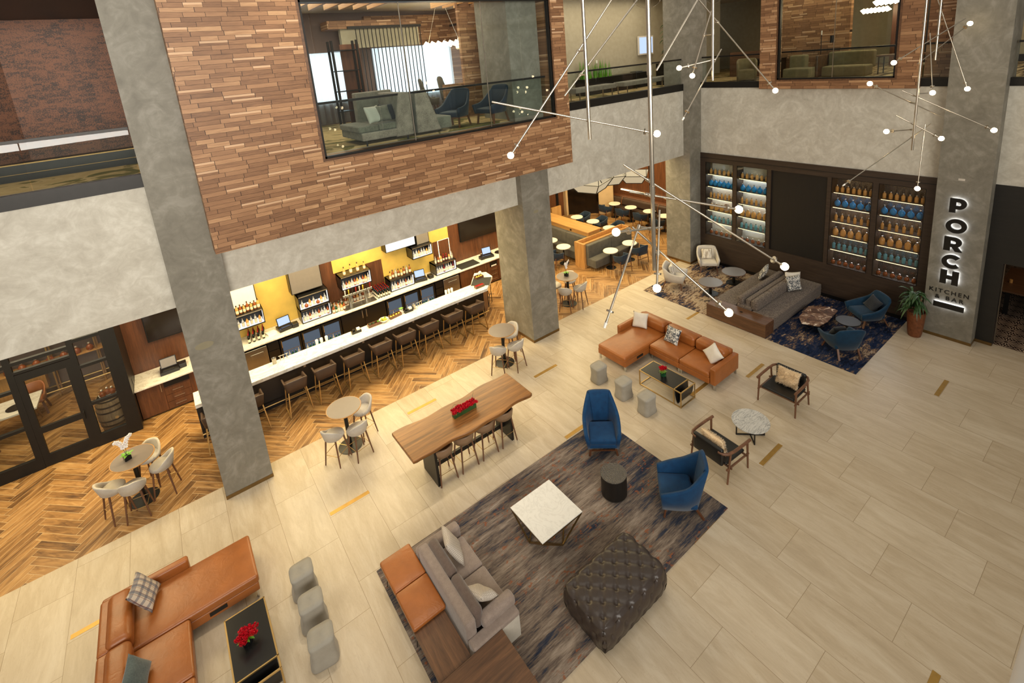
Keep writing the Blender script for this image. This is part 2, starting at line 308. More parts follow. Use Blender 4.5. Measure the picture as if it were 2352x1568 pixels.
    c = b.mix(b.m('MULTIPLY', band(x, 9.), .6), S(196, 180, 160), S(78, 84, 100)); c = b.mix(b.m('MULTIPLY', band(y, 9.), .6), c, S(78, 84, 100)); c = b.mix(b.m('MULTIPLY', b.m('GREATER_THAN', b.m('FRACT', b.m('MULTIPLY', x, 18.)), .9), .7), c, S(110, 60, 50))
    b.set(color=c, rough=.9); M['plaid'] = b.mat
    b = NB('quilted_cream'); x, y, z = b.sep(); wv = b.m('MULTIPLY', b.m('SINE', b.m('MULTIPLY', x, 190.)), b.m('SINE', b.m('MULTIPLY', y, 190.))); b.set(color=b.ramp(wv, [(.2, S(176, 164, 150)), (.7, S(212, 202, 190))]), rough=.9); b.bump(wv, .4, .006); M['quilt'] = b.mat
    b = NB('cowhide'); f = b.noise(3.4, 5, .65, None, 1.4); b.set(color=b.ramp(f, [(.38, S(56, 34, 24)), (.5, S(98, 66, 46)), (.58, S(140, 112, 90)), (.62, S(220, 206, 190))]), rough=.6); M['hide'] = b.mat
    b = NB('herringbone_mirror'); M['darkmirror'] = b.set(color=S(40, 30, 22), rough=.12, metal=.6)
build_materials()
# ------------------------------------------------------------------ mesh helper: one MB becomes ONE object
class MB:
    def __init__(s): s.v = []; s.f = []; s.fm = []; s.fs = []; s.mi = 0; s.sm = True; s.T = None
    def add(s, vs, fs):
        o = len(s.v)
        s.v += [tuple(s.T @ Vector(p)) if s.T else tuple(p) for p in vs]
        for f in fs: s.f.append([i+o for i in f]); s.fm.append(s.mi); s.fs.append(s.sm)
        return s
    def box(s, a, b):
        x0, y0, z0 = a; x1, y1, z1 = b; k = s.sm; s.sm = False
        s.add([(x0, y0, z0), (x1, y0, z0), (x1, y1, z0), (x0, y1, z0), (x0, y0, z1), (x1, y0, z1), (x1, y1, z1), (x0, y1, z1)],
              [(3, 2, 1, 0), (4, 5, 6, 7), (0, 1, 5, 4), (1, 2, 6, 5), (2, 3, 7, 6), (3, 0, 4, 7)]); s.sm = k; return s
    def prism(s, poly, z0, z1):
        n = len(poly); k = s.sm; s.sm = False
        ar = sum(poly[i][0]*poly[(i+1) % n][1]-poly[(i+1) % n][0]*poly[i][1] for i in range(n))
        if ar < 0: poly = poly[::-1]
        s.add([(x, y, z0) for x, y in poly]+[(x, y, z1) for x, y in poly],
              [tuple(range(n-1, -1, -1)), tuple(range(n, 2*n))]+[(i, (i+1) % n, n+(i+1) % n, n+i) for i in range(n)]); s.sm = k; return s
    def rod(s, p, q, r, r2=None, n=10, cap=True):
        p, q = Vector(p), Vector(q); d = (q-p).normalized(); a = d.orthogonal().normalized(); b = d.cross(a); r2 = r if r2 is None else r2
        vs = [p+(a*math.cos(t)+b*math.sin(t))*r for t in [2*PI*i/n for i in range(n)]]+[q+(a*math.cos(t)+b*math.sin(t))*r2 for t in [2*PI*i/n for i in range(n)]]
        s.add(vs, [(i, (i+1) % n, n+(i+1) % n, n+i) for i in range(n)])
        if cap:
            k = s.sm; s.sm = False; s.add(vs, [tuple(range(n-1, -1, -1)), tuple(range(n, 2*n))]); s.sm = k
        return s
    def bar(s, p, q, w, h=None):            # square bar between two points, w wide
        p, q = Vector(p), Vector(q); h = h or w; d = (q-p).normalized()
        up = Vector((0, 0, 1)) if abs(d.z) < .95 else Vector((0, 1, 0))
        a = d.cross(up).normalized()*w/2; b = a.cross(d).normalized()*h/2; k = s.sm; s.sm = False
        s.add([p-a-b, p+a-b, p+a+b, p-a+b, q-a-b, q+a-b, q+a+b, q-a+b], [(3, 2, 1, 0), (4, 5, 6, 7), (0, 1, 5, 4), (1, 2, 6, 5), (2, 3, 7, 6), (3, 0, 4, 7)]); s.sm = k; return s
    def tube(s, pts, r, n=8, closed=False):
        pts = [Vector(p) for p in pts]; m = len(pts); rr = r if isinstance(r, (list, tuple)) else [r]*m; vs = []; a = None
        for i, p in enumerate(pts):
            d = (pts[(i+1) % m]-pts[i-1]) if closed or 0 < i < m-1 else (pts[1]-pts[0] if i == 0 else pts[-1]-pts[-2])
            d.normalize(); a = d.orthogonal().normalized() if a is None else (a-d*a.dot(d)).normalized(); b = d.cross(a)
            vs += [p+(a*math.cos(2*PI*k/n)+b*math.sin(2*PI*k/n))*rr[i] for k in range(n)]
        fs = []
        for i in range(m if closed else m-1):
            j = (i+1) % m
            fs += [(i*n+k, i*n+(k+1) % n, j*n+(k+1) % n, j*n+k) for k in range(n)]
        if not closed: fs += [tuple(range(n-1, -1, -1)), tuple(range((m-1)*n, m*n))]
        return s.add(vs, fs)
    def lathe(s, prof, n=24, c=(0, 0, 0)):
        vs = []; m = len(prof)
        for r, z in prof: vs += [(c[0]+r*math.cos(2*PI*k/n), c[1]+r*math.sin(2*PI*k/n), c[2]+z) for k in range(n)]
        fs = [(i*n+k, i*n+(k+1) % n, (i+1)*n+(k+1) % n, (i+1)*n+k) for i in range(m-1) for k in range(n)]
        fs += [tuple(range(n-1, -1, -1)), tuple(range((m-1)*n, m*n))]
        return s.add(vs, fs)
    def ball(s, c, r, n=12, sq=(1, 1, 1)):
        m = n//2; vs = [(c[0], c[1], c[2]-r*sq[2])]
        for i in range(1, m):
            t = PI*i/m; vs += [(c[0]+r*sq[0]*math.sin(t)*math.cos(2*PI*k/n), c[1]+r*sq[1]*math.sin(t)*math.sin(2*PI*k/n), c[2]-r*sq[2]*math.cos(t)) for k in range(n)]
        vs.append((c[0], c[1], c[2]+r*sq[2])); L = len(vs)-1
        fs = [(0, 1+(k+1) % n, 1+k) for k in range(n)]+[(L, 1+(m-2)*n+k, 1+(m-2)*n+(k+1) % n) for k in range(n)]
        fs += [(1+i*n+k, 1+i*n+(k+1) % n, 1+(i+1)*n+(k+1) % n, 1+(i+1)*n+k) for i in range(m-2) for k in range(n)]
        return s.add(vs, fs)
    def grid(s, fn, nu, nv, close=False):
        vs = [fn(i/nu, j/nv) for j in range(nv+1) for i in range(nu+1)]; w = nu+1
        return s.add(vs, [(j*w+i, j*w+i+1, (j+1)*w+i+1, (j+1)*w+i) for j in range(nv) for i in range(nu)])
    def rb(s, a, b, r=.04, puff=0., seg=3, div=5, taper=None, side=0.):   # soft, rounded upholstery block
        c = [(p+q)/2 for p, q in zip(a, b)]; h = [abs(q-p)/2 for p, q in zip(a, b)]; r = min(r, min(h)*.98)
        def ax(H): return [-H+r*k/seg for k in range(seg)]+[-H+r+(2*H-2*r)*k/div for k in range(div+1)]+[H-r+r*k/seg for k in range(1, seg+1)]
        A = [ax(t) for t in h]; idx = {}; vs = []; fs = []
        def vert(p):
            key = tuple(round(t, 5) for t in p)
            if key in idx: return idx[key]
            i = [max(-(h[k]-r), min(h[k]-r, p[k])) for k in range(3)]; d = Vector([p[k]-i[k] for k in range(3)])
            if d.length > 1e-9: d = d.normalized()*r
            q = [i[k]+d[k] for k in range(3)]
            if puff: q[2] += puff*(1-(p[0]/h[0])**2)*(1-(p[1]/h[1])**2)*(1 if p[2] > 0 else 0)*max(0, p[2]/h[2])
            if side:
                e = (1-(p[2]/h[2])**2)*side
                q[0] += e*q[0]/h[0]*(1-(p[1]/h[1])**4); q[1] += e*q[1]/h[1]*(1-(p[0]/h[0])**4)
            if taper: k = 1+taper*(q[2]/h[2]); q[0] *= k; q[1] *= k
            vs.append((q[0]+c[0], q[1]+c[1], q[2]+c[2])); idx[key] = len(vs)-1; return idx[key]
        for ax3 in range(3):
            u, w = [(1, 2), (2, 0), (0, 1)][ax3]
            for sg in (-1, 1):
                for i in range(len(A[u])-1):
                    for j in range(len(A[w])-1):
                        q = []
                        for di, dj in ((0, 0), (1, 0), (1, 1), (0, 1)):
                            p = [0, 0, 0]; p[ax3] = sg*h[ax3]; p[u] = A[u][i+di]; p[w] = A[w][j+dj]; q.append(vert(p))
                        fs.append(tuple(q if sg > 0 else q[::-1]))
        return s.add(vs, fs)
    def wall(s, st, t, n=6, zb=None):      # upholstered shell: stations (bottom x,y,z, top x,y,z) along a path, smoothed
        P = [Vector((a, b, c)) for a, b, c, *_ in st]; Q = [Vector(x[3:6]) for x in st]; m = len(st)
        def cr(L, u):
            i = min(int(u), m-2); f = u-i; p = [L[max(0, min(m-1, i+k))] for k in (-1, 0, 1, 2)]
            return .5*((2*p[1])+(p[2]-p[0])*f+(2*p[0]-5*p[1]+4*p[2]-p[3])*f*f+(3*p[1]-p[0]-3*p[2]+p[3])*f**3)
        N = (m-1)*n; vs = []; K = 8
        for i in range(N+1):
            u = i/n; b, q = cr(P, u), cr(Q, u); e = .02
            d = cr(Q, min(m-1.0001, u+e))-cr(Q, max(0, u-e)); d.z = 0; d.normalize(); nn = Vector((-d.y, d.x, 0))
            up = (q-b).normalized(); tt = t
            ring = [b, b.lerp(q, .5), q-up*tt*.45, q+nn*tt*.18, q+nn*tt*.82, q-up*tt*.45+nn*tt, b.lerp(q, .5)+nn*tt, b+nn*tt]
            vs += ring
        fs = [(i*K+k, (i+1)*K+k, (i+1)*K+(k+1) % K, i*K+(k+1) % K) for i in range(N) for k in range(K)]
        fs += [tuple(range(K)), tuple(range(N*K+K-1, N*K-1, -1))]
        return s.add(vs, fs)
    def build(s, name, mats, parent=None, bevel=0., sub=0, sharp=40, segs=2):
        me = bpy.data.meshes.new(name); me.from_pydata(s.v, [], s.f)
        for x in (mats if isinstance(mats, (list, tuple)) else [mats]): me.materials.append(x)
        me.polygons.foreach_set('material_index', s.fm); me.polygons.foreach_set('use_smooth', s.fs); me.update()
        bm = bmesh.new(); bm.from_mesh(me); bmesh.ops.remove_doubles(bm, verts=bm.verts, dist=1e-5); bmesh.ops.recalc_face_normals(bm, faces=bm.faces); bm.to_mesh(me); bm.free()
        if sharp: me.set_sharp_from_angle(angle=math.radians(sharp))
        o = bpy.data.objects.new(name, me); C.objects.link(o)
        if parent: o.parent = parent
        if bevel:
            k = o.modifiers.new('edge', 'BEVEL'); k.width = bevel; k.segments = segs; k.limit_method = 'ANGLE'; k.angle_limit = math.radians(50)
        if sub: k = o.modifiers.new('smooth', 'SUBSURF'); k.levels = sub; k.render_levels = sub
        return o
def bx(a, b): return MB().box(a, b)
def tag(o, label, cat, group=None, kind=None):
    if label: o['label'] = label; o['category'] = cat
    if group: o['group'] = group
    if kind: o['kind'] = kind
    return o
def thing(name, label, cat, loc=(0, 0, 0), rz=0., group=None):
    o = bpy.data.objects.new(name, None); o.empty_display_size = .1; C.objects.link(o); o.location = loc; o.rotation_euler = (0, 0, math.radians(rz))
    return tag(o, label, cat, group)
KIDS = {}
def copy_tree(o, parent=None):
    c = o.copy(); C.objects.link(c)
    if parent is not None: c.parent = parent
    for k in [k for k in o.children]: copy_tree(k, c)
    return c
def place(o, loc, rz=0., label=None, group=None):
    o.location = loc; o.rotation_euler = (0, 0, math.radians(rz))
    if label: o['label'] = label
    if group: o['group'] = group
    return o
class Proto:                                   # first use moves the source itself, later uses copy it with its parts
    def __init__(s, root): s.o = root; s.used = False
    def at(s, loc, rz=0., label=None, group=None):
        o = copy_tree(s.o) if s.used else s.o
        s.used = True; return place(o, loc, rz, label, group)
def struct(name, mb, mat, parent=None, **kw):
    o = mb.build(name, mat, parent, **kw); o['kind'] = 'structure'; return o
def sroot(name, loc=(0, 0, 0)):
    o = bpy.data.objects.new(name, None); C.objects.link(o); o.location = loc; o['kind'] = 'structure'; return o
def pillow_mb(w, h, t, n=14):
    mb = MB()
    def f(sg):
        def g(u, v):
            u, v = 2*u-1, 2*v-1
            e = ((1-u**4)*(1-v**4))**.55
            return (w/2*u*(1-.09*(1-v*v)), h/2*v*(1-.09*(1-u*u)), sg*t/2*e*(1+.06*math.sin(5*u+3*v)))
        return g
    mb.grid(f(1), n, n)
    o = len(mb.v); mb.grid(f(-1), n, n); return mb
def pillow(label, loc, rot, w, mat, h=None, t=.15, name='throw_pillow', group=None):
    o = pillow_mb(w, h or w, t).build(name, M[mat], None, sharp=0); o.location = loc; o.rotation_euler = [math.radians(a) for a in rot]
    return tag(o, label, 'pillow', group)
# ================================================================== SETTING
Z2 = 6.85                                   # upper floor level
struct('floor', bx((-10, -4, -.2), (16.78, 11.46, 0)), M['tile'])
struct('floor_bar', bx((-12, 11.46, -.2), (23, 23, 0)), M['herring'])
struct('floor_dining', MB().box((16.78, -6, -.2), (16.9, 2.32, 0)).box((16.9, -6, -.2), (27, 3.7, 0)), M['startile'])
struct('floor_upper', bx((-12, 11.3, 6.55), (34, 33, Z2)), M['carpet'])
struct('floor_gallery', bx((16.7, -8, 6.55), (34, 11.3, Z2)), M['carpet2'])
struct('ceiling', bx((-12, 11.6, 4.42), (23, 23, 4.6)), M['whitewall'])
struct('ceiling_upper', bx((-12, 11.3, 10.45), (34, 33, 10.6)), M['whitewall'])
struct('ceiling_gallery', bx((17.0, -8, 10.45), (34, 11.3, 10.6)), M['whitewall'])
# columns with brass feet
def column(n, a, b):
    struct('column', bx((a[0], a[1], 0), (b[0], b[1], 12.5)), M['concrete'])
    struct('trim_%d' % n, bx((a[0]-.006, a[1]-.006, 0), (b[0]+.006, b[1]+.006, .085)), M['brass_dull'])
column(1, (-.3, 11.0), (.61, 12.4)); column(2, (8.035, 11.0), (9.045, 12.5)); column(3, (15.93, 10.95), (17.0, 12.05)); column(4, (16.25, 2.655), (17.2, 3.72))
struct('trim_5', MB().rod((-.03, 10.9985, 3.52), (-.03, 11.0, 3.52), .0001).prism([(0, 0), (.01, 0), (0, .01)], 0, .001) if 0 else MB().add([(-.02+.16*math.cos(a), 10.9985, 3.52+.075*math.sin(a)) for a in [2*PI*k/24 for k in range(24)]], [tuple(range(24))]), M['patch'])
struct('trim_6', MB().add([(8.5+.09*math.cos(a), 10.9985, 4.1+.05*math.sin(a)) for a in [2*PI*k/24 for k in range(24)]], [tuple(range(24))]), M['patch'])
# bulkheads: grey plaster bands between the two storeys, dark curb on top
for n, (x0, x1) in enumerate(((-12, -.3), (.61, 8.035), (9.045, 15.93))):
    struct('wall_bulkhead', bx((x0, 11.22, 4.37), (x1, 11.6, 6.8)), M['plaster'])
for x0, x1 in ((-12, -.3), (9.7, 15.93)):
    struct('trim_curb', bx((x0, 11.2, 6.8), (x1, 11.36, 7.04)), M['bronze'])
for y0, y1 in ((3.72, 10.95), (-8, 2.655)):
    struct('wall_bulkhead', bx((16.65, y0, 4.39), (16.98, y1, 6.83)), M['plaster'])
struct('trim_curb', bx((16.62, 8.64, 6.83), (16.8, 10.95, 7.03)), M['bronze']); struct('trim_curb', bx((16.62, 3.72, 6.83), (16.8, 4.38, 7.05)), M['bronze'])
struct('trim_curb', bx((16.62, -8, 6.83), (16.8, 2.655, 7.03)), M['bronze'])
# timber clad box over the bar with its big window
w = MB()
for a, b in (((.51, 10.6, 5.39), (2.785, 11.22, 12.5)), ((9.17, 10.6, 5.39), (9.7, 11.22, 12.5)), ((2.785, 10.6, 5.39), (9.17, 11.22, 6.795)), ((2.785, 10.6, 9.96), (9.17, 11.22, 12.5))): w.box(a, b)
struct('wall_timber', w, M['stack_x'])
struct('wall_timber_return', bx((.505, 10.604, 5.392), (.512, 11.22, 12.5)), M['stack_y'])
def window(n, plane, at, u0, u1, z0, z1, splits, depth=.1):
    r = sroot('window_%d' % n)
    def q(u, d, z): return (u, at+d, z) if plane == 'y' else (at+d, u, z)
    f = MB(); t = .045
    for a, b, c, d in ((u0, u0+t, z0, z1), (u1-t, u1, z0, z1), (u0, u1, z0, z0+t), (u0, u1, z1-t, z1)): f.box(q(a, 0, c), q(b, depth, d))
    f.build('window_frame', M['bronze'], r)
    xs = [u0+t]+splits+[u1-t]
    for a, b in zip(xs, xs[1:]): bx(q(a+.004, .045, z0+t), q(b-.004, .055, z1-t)).build('glass_pane', M['pane'], r)
    for a in splits: bx(q(a-.008, .04, z0+t), q(a+.008, .06, z1-t)).build('glass_joint', M['nickel'], r)
    s = MB(); e = .05
    for a, b, c, d in ((u0-e, u0, z0-e, z1+e), (u1, u1+e, z0-e, z1+e), (u0, u1, z0-e, z0)): s.box(q(a, -.025, c), q(b, .02, d))
    s.build('window_casing', M['walnutx'], r); return r
window(1, 'y', 10.62, 2.785, 9.17, 6.795, 9.96, [4.89, 7.03])
# gallery box with window over the bottle wall
w = MB()
for a, b in (((16.4, 8.06, 6.8), (16.66, 8.63, 12)), ((16.4, 4.38, 6.8), (16.66, 4.9, 12)), ((16.4, 4.9, 6.8), (16.66, 8.06, 7.09)), ((16.4, 4.9, 10.2), (16.66, 8.06, 12))): w.box(a, b)
struct('wall_timber_gallery', w, M['stack_y'])
window(2, 'x', 16.42, 4.9, 8.06, 7.09, 10.2, [6.47], .1)
struct('wall_gallery_return', bx((16.9, 3.72, 7.05), (17.1, 4.4, 10.45)), M['stack_y'])
# bottle wall of dark oak below the gallery
w = MB(); X0, X1 = 16.6, 17.1
for y0, y1, z0, z1 in ((3.72, 10.95, .12, 1.17), (3.72, 10.95, 4.04, 4.39), (10.71, 10.95, 1.17, 4.04), (9.46, 9.63, 1.17, 4.04), (8.24, 8.38, 1.17, 4.04), (6.35, 6.48, 1.17, 4.04), (5.1, 5.27, 1.17, 4.04), (3.72, 4.02, 1.17, 4.04)):
    w.box((X0, y0, z0), (X1, y1, z1))
struct('wall_bottle', w, M['darkwood'])
struct('trim_7', bx((16.585, 3.72, 4.2), (16.6, 10.95, 4.215)), M['ebony'])
struct('wall_bottle_panel', bx((16.66, 6.48, 1.17), (17.0, 8.24, 4.04)), M['darkwoodz'])
struct('baseboard_back', bx((16.59, 3.72, 0), (16.9, 10.95, .12)), M['black'])
# ebony wall and doorway right of the sign column
w = MB().box((16.63, 2.31, 0), (16.9, 2.655, 4.39)).box((16.63, -8, 2.35), (16.9, 2.31, 4.39))
struct('wall_ebony', w, M['ebony']); struct('trim_8', bx((16.62, 2.31, 0), (16.64, 2.655, .085)), M['brass_dull']); struct('trim_9', bx((16.84, 2.3, 0), (16.9, 2.312, 2.35)), M['nickel'])
struct('wall_dining', bx((26, -6, 0), (26.2, 3.8, 4.4)), M['ebony']); struct('ceiling_dining', bx((16.9, -6, 4.4), (27, 10, 4.5)), M['ebony']); struct('wall_dining_side', bx((17.21, 3.6, 0), (26, 3.8, 4.4)), M['ebony'])
# room behind the bar
wb = sroot('wall_bar')
bx((-1.73, 16.3, 0), (10.72, 16.5, 4.42)).build('wood_panelling', M['walnutz'], wb)
for x0, x1, z0 in ((.7, 3.42, .97), (3.88, 5.55, 2.05), (5.55, 7.55, .97), (7.55, 8.26, 2.05)): bx((x0, 16.285, z0), (x1, 16.301, 4.42)).build('gold_panel', M['gold'], wb)
l = MB()
for a, b in (((7.785, 16.28, 1.3), (7.8, 16.3, 2.05)), ((8.255, 16.28, 1.3), (8.265, 16.3, 2.05)), ((7.785, 16.28, 2.04), (8.265, 16.3, 2.052))): l.box(a, b)
l.build('light_line', M['led_y'], wb)
struct('trim_10', bx((10.72, 16.1, 0), (10.82, 16.5, 4.42)), M['tanwall'])
# rear of the restaurant
struct('wall_rear', bx((10.6, 19.5, 0), (17.1, 19.7, 4.42)), M['walnutz'])
r = sroot('door_2'); 
bx((13.9, 19.42, 0), (16.5, 19.5, 3.2)).build('door_leaf', M['walnutz'], r)
d = MB()
for a, b in (((13.85, 19.38, 0), (13.95, 19.44, 3.2)), ((15.0, 19.38, 0), (15.1, 19.44, 3.2)), ((16.4, 19.38, 0), (16.55, 19.44, 3.2)), ((13.85, 19.38, 2.75), (16.55, 19.44, 2.87))): d.box(a, b)
d.build('door_frame', M['black'], r)
struct('trim_11', bx((17.0, 19.3, 0), (17.14, 19.6, 4.42)), M['tanwall'])
struct('wall_mirror', MB().prism([(17.14, 19.4), (18.5, 18.2), (18.6, 18.3), (17.24, 19.6)], 0, 4.42), M['darkmirror'])
struct('wall_tan', MB().prism([(18.2, 18.05), (19.0, 17.75), (19.6, 18.3), (19.6, 19.0), (18.5, 18.4)], 0, 4.42), M['tanwall'])
struct('wall_restaurant', bx((19.6, 9, 0), (19.8, 23, 4.42)), M['walnutz'])
struct('trim_12', bx((19.54, 11, 1.14), (19.6, 17.7, 1.2)), M['led_y'])
for y in (12.6, 14.2, 15.8): struct('trim_13', bx((19.585, y, 1.25), (19.6, y+.03, 4.42)), M['black'])
struct('wall_far', bx((-12, 22.8, 0), (23, 23, 4.42)), M['tanwall'])
# glazed front of the tasting room
r = sroot('window_3'); f = MB(); Y0, Y1 = 15.1, 15.2
for x0, x1, z0, z1 in ((-2.02, -1.74, 0, 4.42), (-2.64, -2.53, 0, 4.42), (-3.74, -3.62, 0, 4.42), (-9, -3.74, 0, .3), (-2.53, -2.02, 0, .3), (-9, -3.74, 2.7, 2.78), (-9, -3.74, 2.08, 2.15), (-9, -3.74, 1.1, 1.17), (-2.53, -2.02, 2.15, 2.22), (-2.53, -2.02, 1.13, 1.2),
                       (-2.53, -2.02, 2.84, 2.92), (-3.62, -2.64, 2.5, 2.56), (-3.62, -2.64, 2.72, 2.8), (-9, -1.74, 3.6, 3.7), (-5.2, -5.1, .3, 4.42)): f.box((x0, Y0, z0), (x1, Y1, z1))
f.build('window_frame', M['black'], r)
for x0, x1, z0, z1 in ((-2.53, -2.02, .3, 4.4), (-9, -3.74, .3, 4.4), (-3.62, -2.64, 2.56, 4.4)): bx((x0, 15.145, z0), (x1, 15.153, z1)).build('glass_pane', M['pane'], r)
bx((-1.74, 15.1, 0), (-1.73, 16.3, 4.42)).build('window_jamb', M['black'], r)
r = sroot('door_1'); f = MB()
for x0, x1, z0, z1 in ((-3.62, -3.5, .02, 2.48), (-2.76, -2.64, .02, 2.48), (-3.5, -2.76, .02, .3), (-3.5, -2.76, .88, 1.03), (-3.5, -2.76, 2.29, 2.48)): f.box((x0, 15.11, z0), (x1, 15.18, z1))
f.build('door_leaf', M['black'], r); bx((-3.5, 15.145, .3), (-2.76, 15.153, 2.29)).build('glass_pane', M['pane'], r)
MB().tube([(-2.7, 15.11, .86), (-2.7, 15.04, .88), (-2.7, 15.04, 1.06), (-2.7, 15.11, 1.08)], .012).build('door_handle', M['black'], r)
struct('wall_tasting', bx((-9, 19.2, 0), (-1.0, 19.4, 4.42)), M['taupewall']); struct('wall_tasting_side', bx((-1.7, 16.5, 0), (-1.5, 19.2, 4.42)), M['taupewall'])
struct('baseboard_tasting', bx((-9, 19.17, 0), (-1.7, 19.2, .14)), M['walnutx'])
# upper level behind the rails
struct('wall_copper', bx((-9, 15.2, Z2), (.4, 15.5, 10.45)), M['copper']); struct('wall_copper_return', MB().prism([(-9, 13.2), (-2.25, 15.2), (-9, 15.2)], Z2, 10.45), M['copper'])
struct('trim_ledge', bx((-9, 14.72, Z2), (.4, 15.2, 7.22)), M['bronze']); struct('trim_14', bx((-9, 14.71, 7.2), (.4, 14.75, 7.225)), M['brass_dull']); struct('trim_15', bx((-9, 14.71, 7.0), (.4, 14.73, 7.01)), M['brass_dull'])
struct('ceiling_band', bx((-9, 11.3, 10.2), (.4, 15.2, 10.45)), M['bronze'])
# lounge shell
ws = MB().box((-2, 17.2, Z2), (4.4, 17.4, 10.45)).box((4.4, 17.2, Z2), (5.7, 17.4, 7.6)).box((4.4, 17.2, 9.2), (5.7, 17.4, 10.45)).box((5.7, 17.2, Z2), (6.7, 17.4, 10.45)).box((6.7, 17.2, Z2), (11.5, 17.4, 7.5)).box((6.7, 17.2, 9.25), (11.5, 17.4, 10.45))
struct('wall_lounge', ws, M['taupewall'])
struct('window_4', bx((4.3, 17.42, 7.5), (5.8, 17.46, 9.3)), M['day']); struct('window_5', bx((6.6, 17.42, 7.4), (11.6, 17.46, 9.35)), M['day'])
struct('wall_lounge_band', bx((6.5, 17.0, 9.25), (11.5, 17.19, 10.3)), M['stack_x'])
struct('wall_lounge_side', MB().box((9.75, 13.4, Z2), (9.95, 17.2, 10.45)).box((7.3, 13.4, Z2), (9.75, 13.55, 7.9)), M['stack_x'])
struct('wall_lounge_end', bx((7.95, 13.3, Z2), (9.75, 13.42, 10.45)), M['stack_x'])
struct('column', bx((9.95, 12.4, Z2), (10.35, 12.8, 10.45)), M['oakz'])
struct('window_6', bx((10.0, 11.9, Z2), (10.02, 13.3, 10.3)), M['pane'])
struct('wall_copper_end', bx((10.6, 13.6, Z2), (11.0, 13.8, 10.45)), M['copper'])
struct('ceiling_slat_soffit', bx((5.0, 16.2, 9.85), (8.0, 16.9, 10.1)), M['stack_x'])
struct('wall_feature', bx((5.4, 16.3, 9.25), (8.1, 16.5, 9.85)), M['beigewall'])
# gallery shell
struct('wall_gallery', bx((11.0, 19.2, Z2), (30, 19.4, 10.45)), M['beigewall']); struct('wall_gallery_end', bx((27.2, -8, Z2), (27.4, 19.2, 10.45)), M['beigewall'])
struct('wall_gallery_copper', bx((11.2, 14.6, Z2), (12.4, 14.8, 10.45)), M['copper']); struct('trim_16', bx((12.4, 14.5, Z2), (12.6, 14.9, 10.45)), M['whitewall'])
struct('wall_gallery_beige', bx((12.6, 14.7, Z2), (24, 14.9, 10.45)), M['beigewall'])
struct('wall_suite', bx((20.6, 7.6, Z2), (20.8, 10.0, 10.45)), M['stack_y'])
struct('wall_suite_end', bx((25.0, -2, Z2), (25.2, 7.0, 10.45)), M['beigewall']); struct('door_3', bx((24.9, 5.7, Z2), (25.0, 7.5, 9.9)), M['darkwoodz']); struct('trim_17', bx((24.8, 7.5, Z2), (25.0, 7.65, 10.3)), M['walnutz']); struct('baseboard_suite', bx((24.97, 0, Z2), (25, 5.7, 7.1)), M['bronze'])
struct('wall_parapet', bx((.5, -.35, 6.4), (4, .045, 7.62)), M['whitewall'], bevel=.03)
# guard rails
def rail(name, label, p, q, z0, z1, n, rail_mat='bronze'):
    t = thing(name, label, 'railing', (0, 0, 0)); p, q = Vector(p), Vector(q)
    MB().bar((p.x, p.y, z1), (q.x, q.y, z1), .06, .05).build('handrail', M[rail_mat], t)
    d = (q-p)/n; nn = Vector((-d.y, d.x)).normalized()*.006
    for i in range(n):
        a, b = p+d*(i+.006), p+d*(i+.994)
        MB().prism([(a.x+nn.x, a.y+nn.y), (b.x+nn.x, b.y+nn.y), (b.x-nn.x, b.y-nn.y), (a.x-nn.x, a.y-nn.y)], z0, z1-.03).build('glass_panel', M['pane'], t)
    return t
rail('guardrail', 'glass balcony railing with dark rail in front of the copper wall', (-9, 11.3), (-.32, 11.3), 7.0, 7.88, 6)
rail('guardrail', 'dark handrail and glass behind the large lounge window', (.7, 10.98), (9.6, 10.98), 6.9, 7.92, 5)
rail('guardrail', 'glass balcony railing above the restaurant, between timber box and corner column', (9.72, 11.3), (15.92, 11.3), 7.0, 7.92, 5)
rail('guardrail', 'short glass railing between the corner column and the gallery window box', (16.72, 10.94), (16.72, 8.64), 7.0, 7.92, 2)
rail('guardrail', 'dark handrail crossing behind the gallery window with sofa', (16.85, 8.62), (16.85, 4.4), 6.9, 7.93, 3)
rail('guardrail', 'short glass railing in front of dark stacked timber beside the sign column', (16.72, 4.37), (16.72, 3.74), 7.0, 7.93, 1)
rail('guardrail', 'glass railing at the upper right edge beyond the sign column', (16.72, 2.6), (16.72, -6), 7.0, 7.86, 5)
# brass strips let into the stone floor
for i, (x, y) in enumerate(((-2.72, 9.7), (1.29, 9.147), (3.73, 10.79), (6.12, 7.5), (8.57, 4.27), (10.98, 5.9), (12.35, 8.63), (9.35, 6.45), (6.097, 4.2), (13.39, 2.65), (6.99, 9.71))):
    tag(bx((x, y-.045, -.02), (x+.806, y+.045, .0025)).build('floor_strip', M['brass_floor']), ['brass strip in the pale floor behind the tan chaise sofa, bottom left', 'brass strip in the floor between pillar and communal table, the brightest one', 'brass strip in the floor between bar planks and communal table', 'brass strip at the far edge of the streaked rug by the tall blue chair',
        'brass strip in the floor beside the round marble table', 'brass strip in the floor between tan sofa and black armchair', 'short brass strip at the edge of the abstract rug behind tan sofa', 'brass strip running under the tan sofa beside the black coffee table', 'brass strip along the near edge of the streaked rug', 'brass strip alone on the open floor towards the sign column', 'brass strip between the second pillar and the end of the live-edge table'][i], 'floor inlay', 'brass floor strips')
tag(bx((6.14, .98, -.02), (6.945, 1.07, .0025)).build('floor_strip', M['brass_floor']), 'brass strip cut off by the bottom right corner', 'floor inlay', 'brass floor strips')
# rugs
tag(bx((1.58, 4.16, .001), (7.16, 7.41, .014)).build('area_rug', M['rug_streak']), 'grey, blue and rust streaked rug under the marble table and tufted ottoman', 'rug')
tag(bx((12.96, 4.15, .001), (16.58, 10.86, .014)).build('area_rug', M['rug_abstract']), 'navy and beige abstract rug in front of the bottle wall', 'rug')
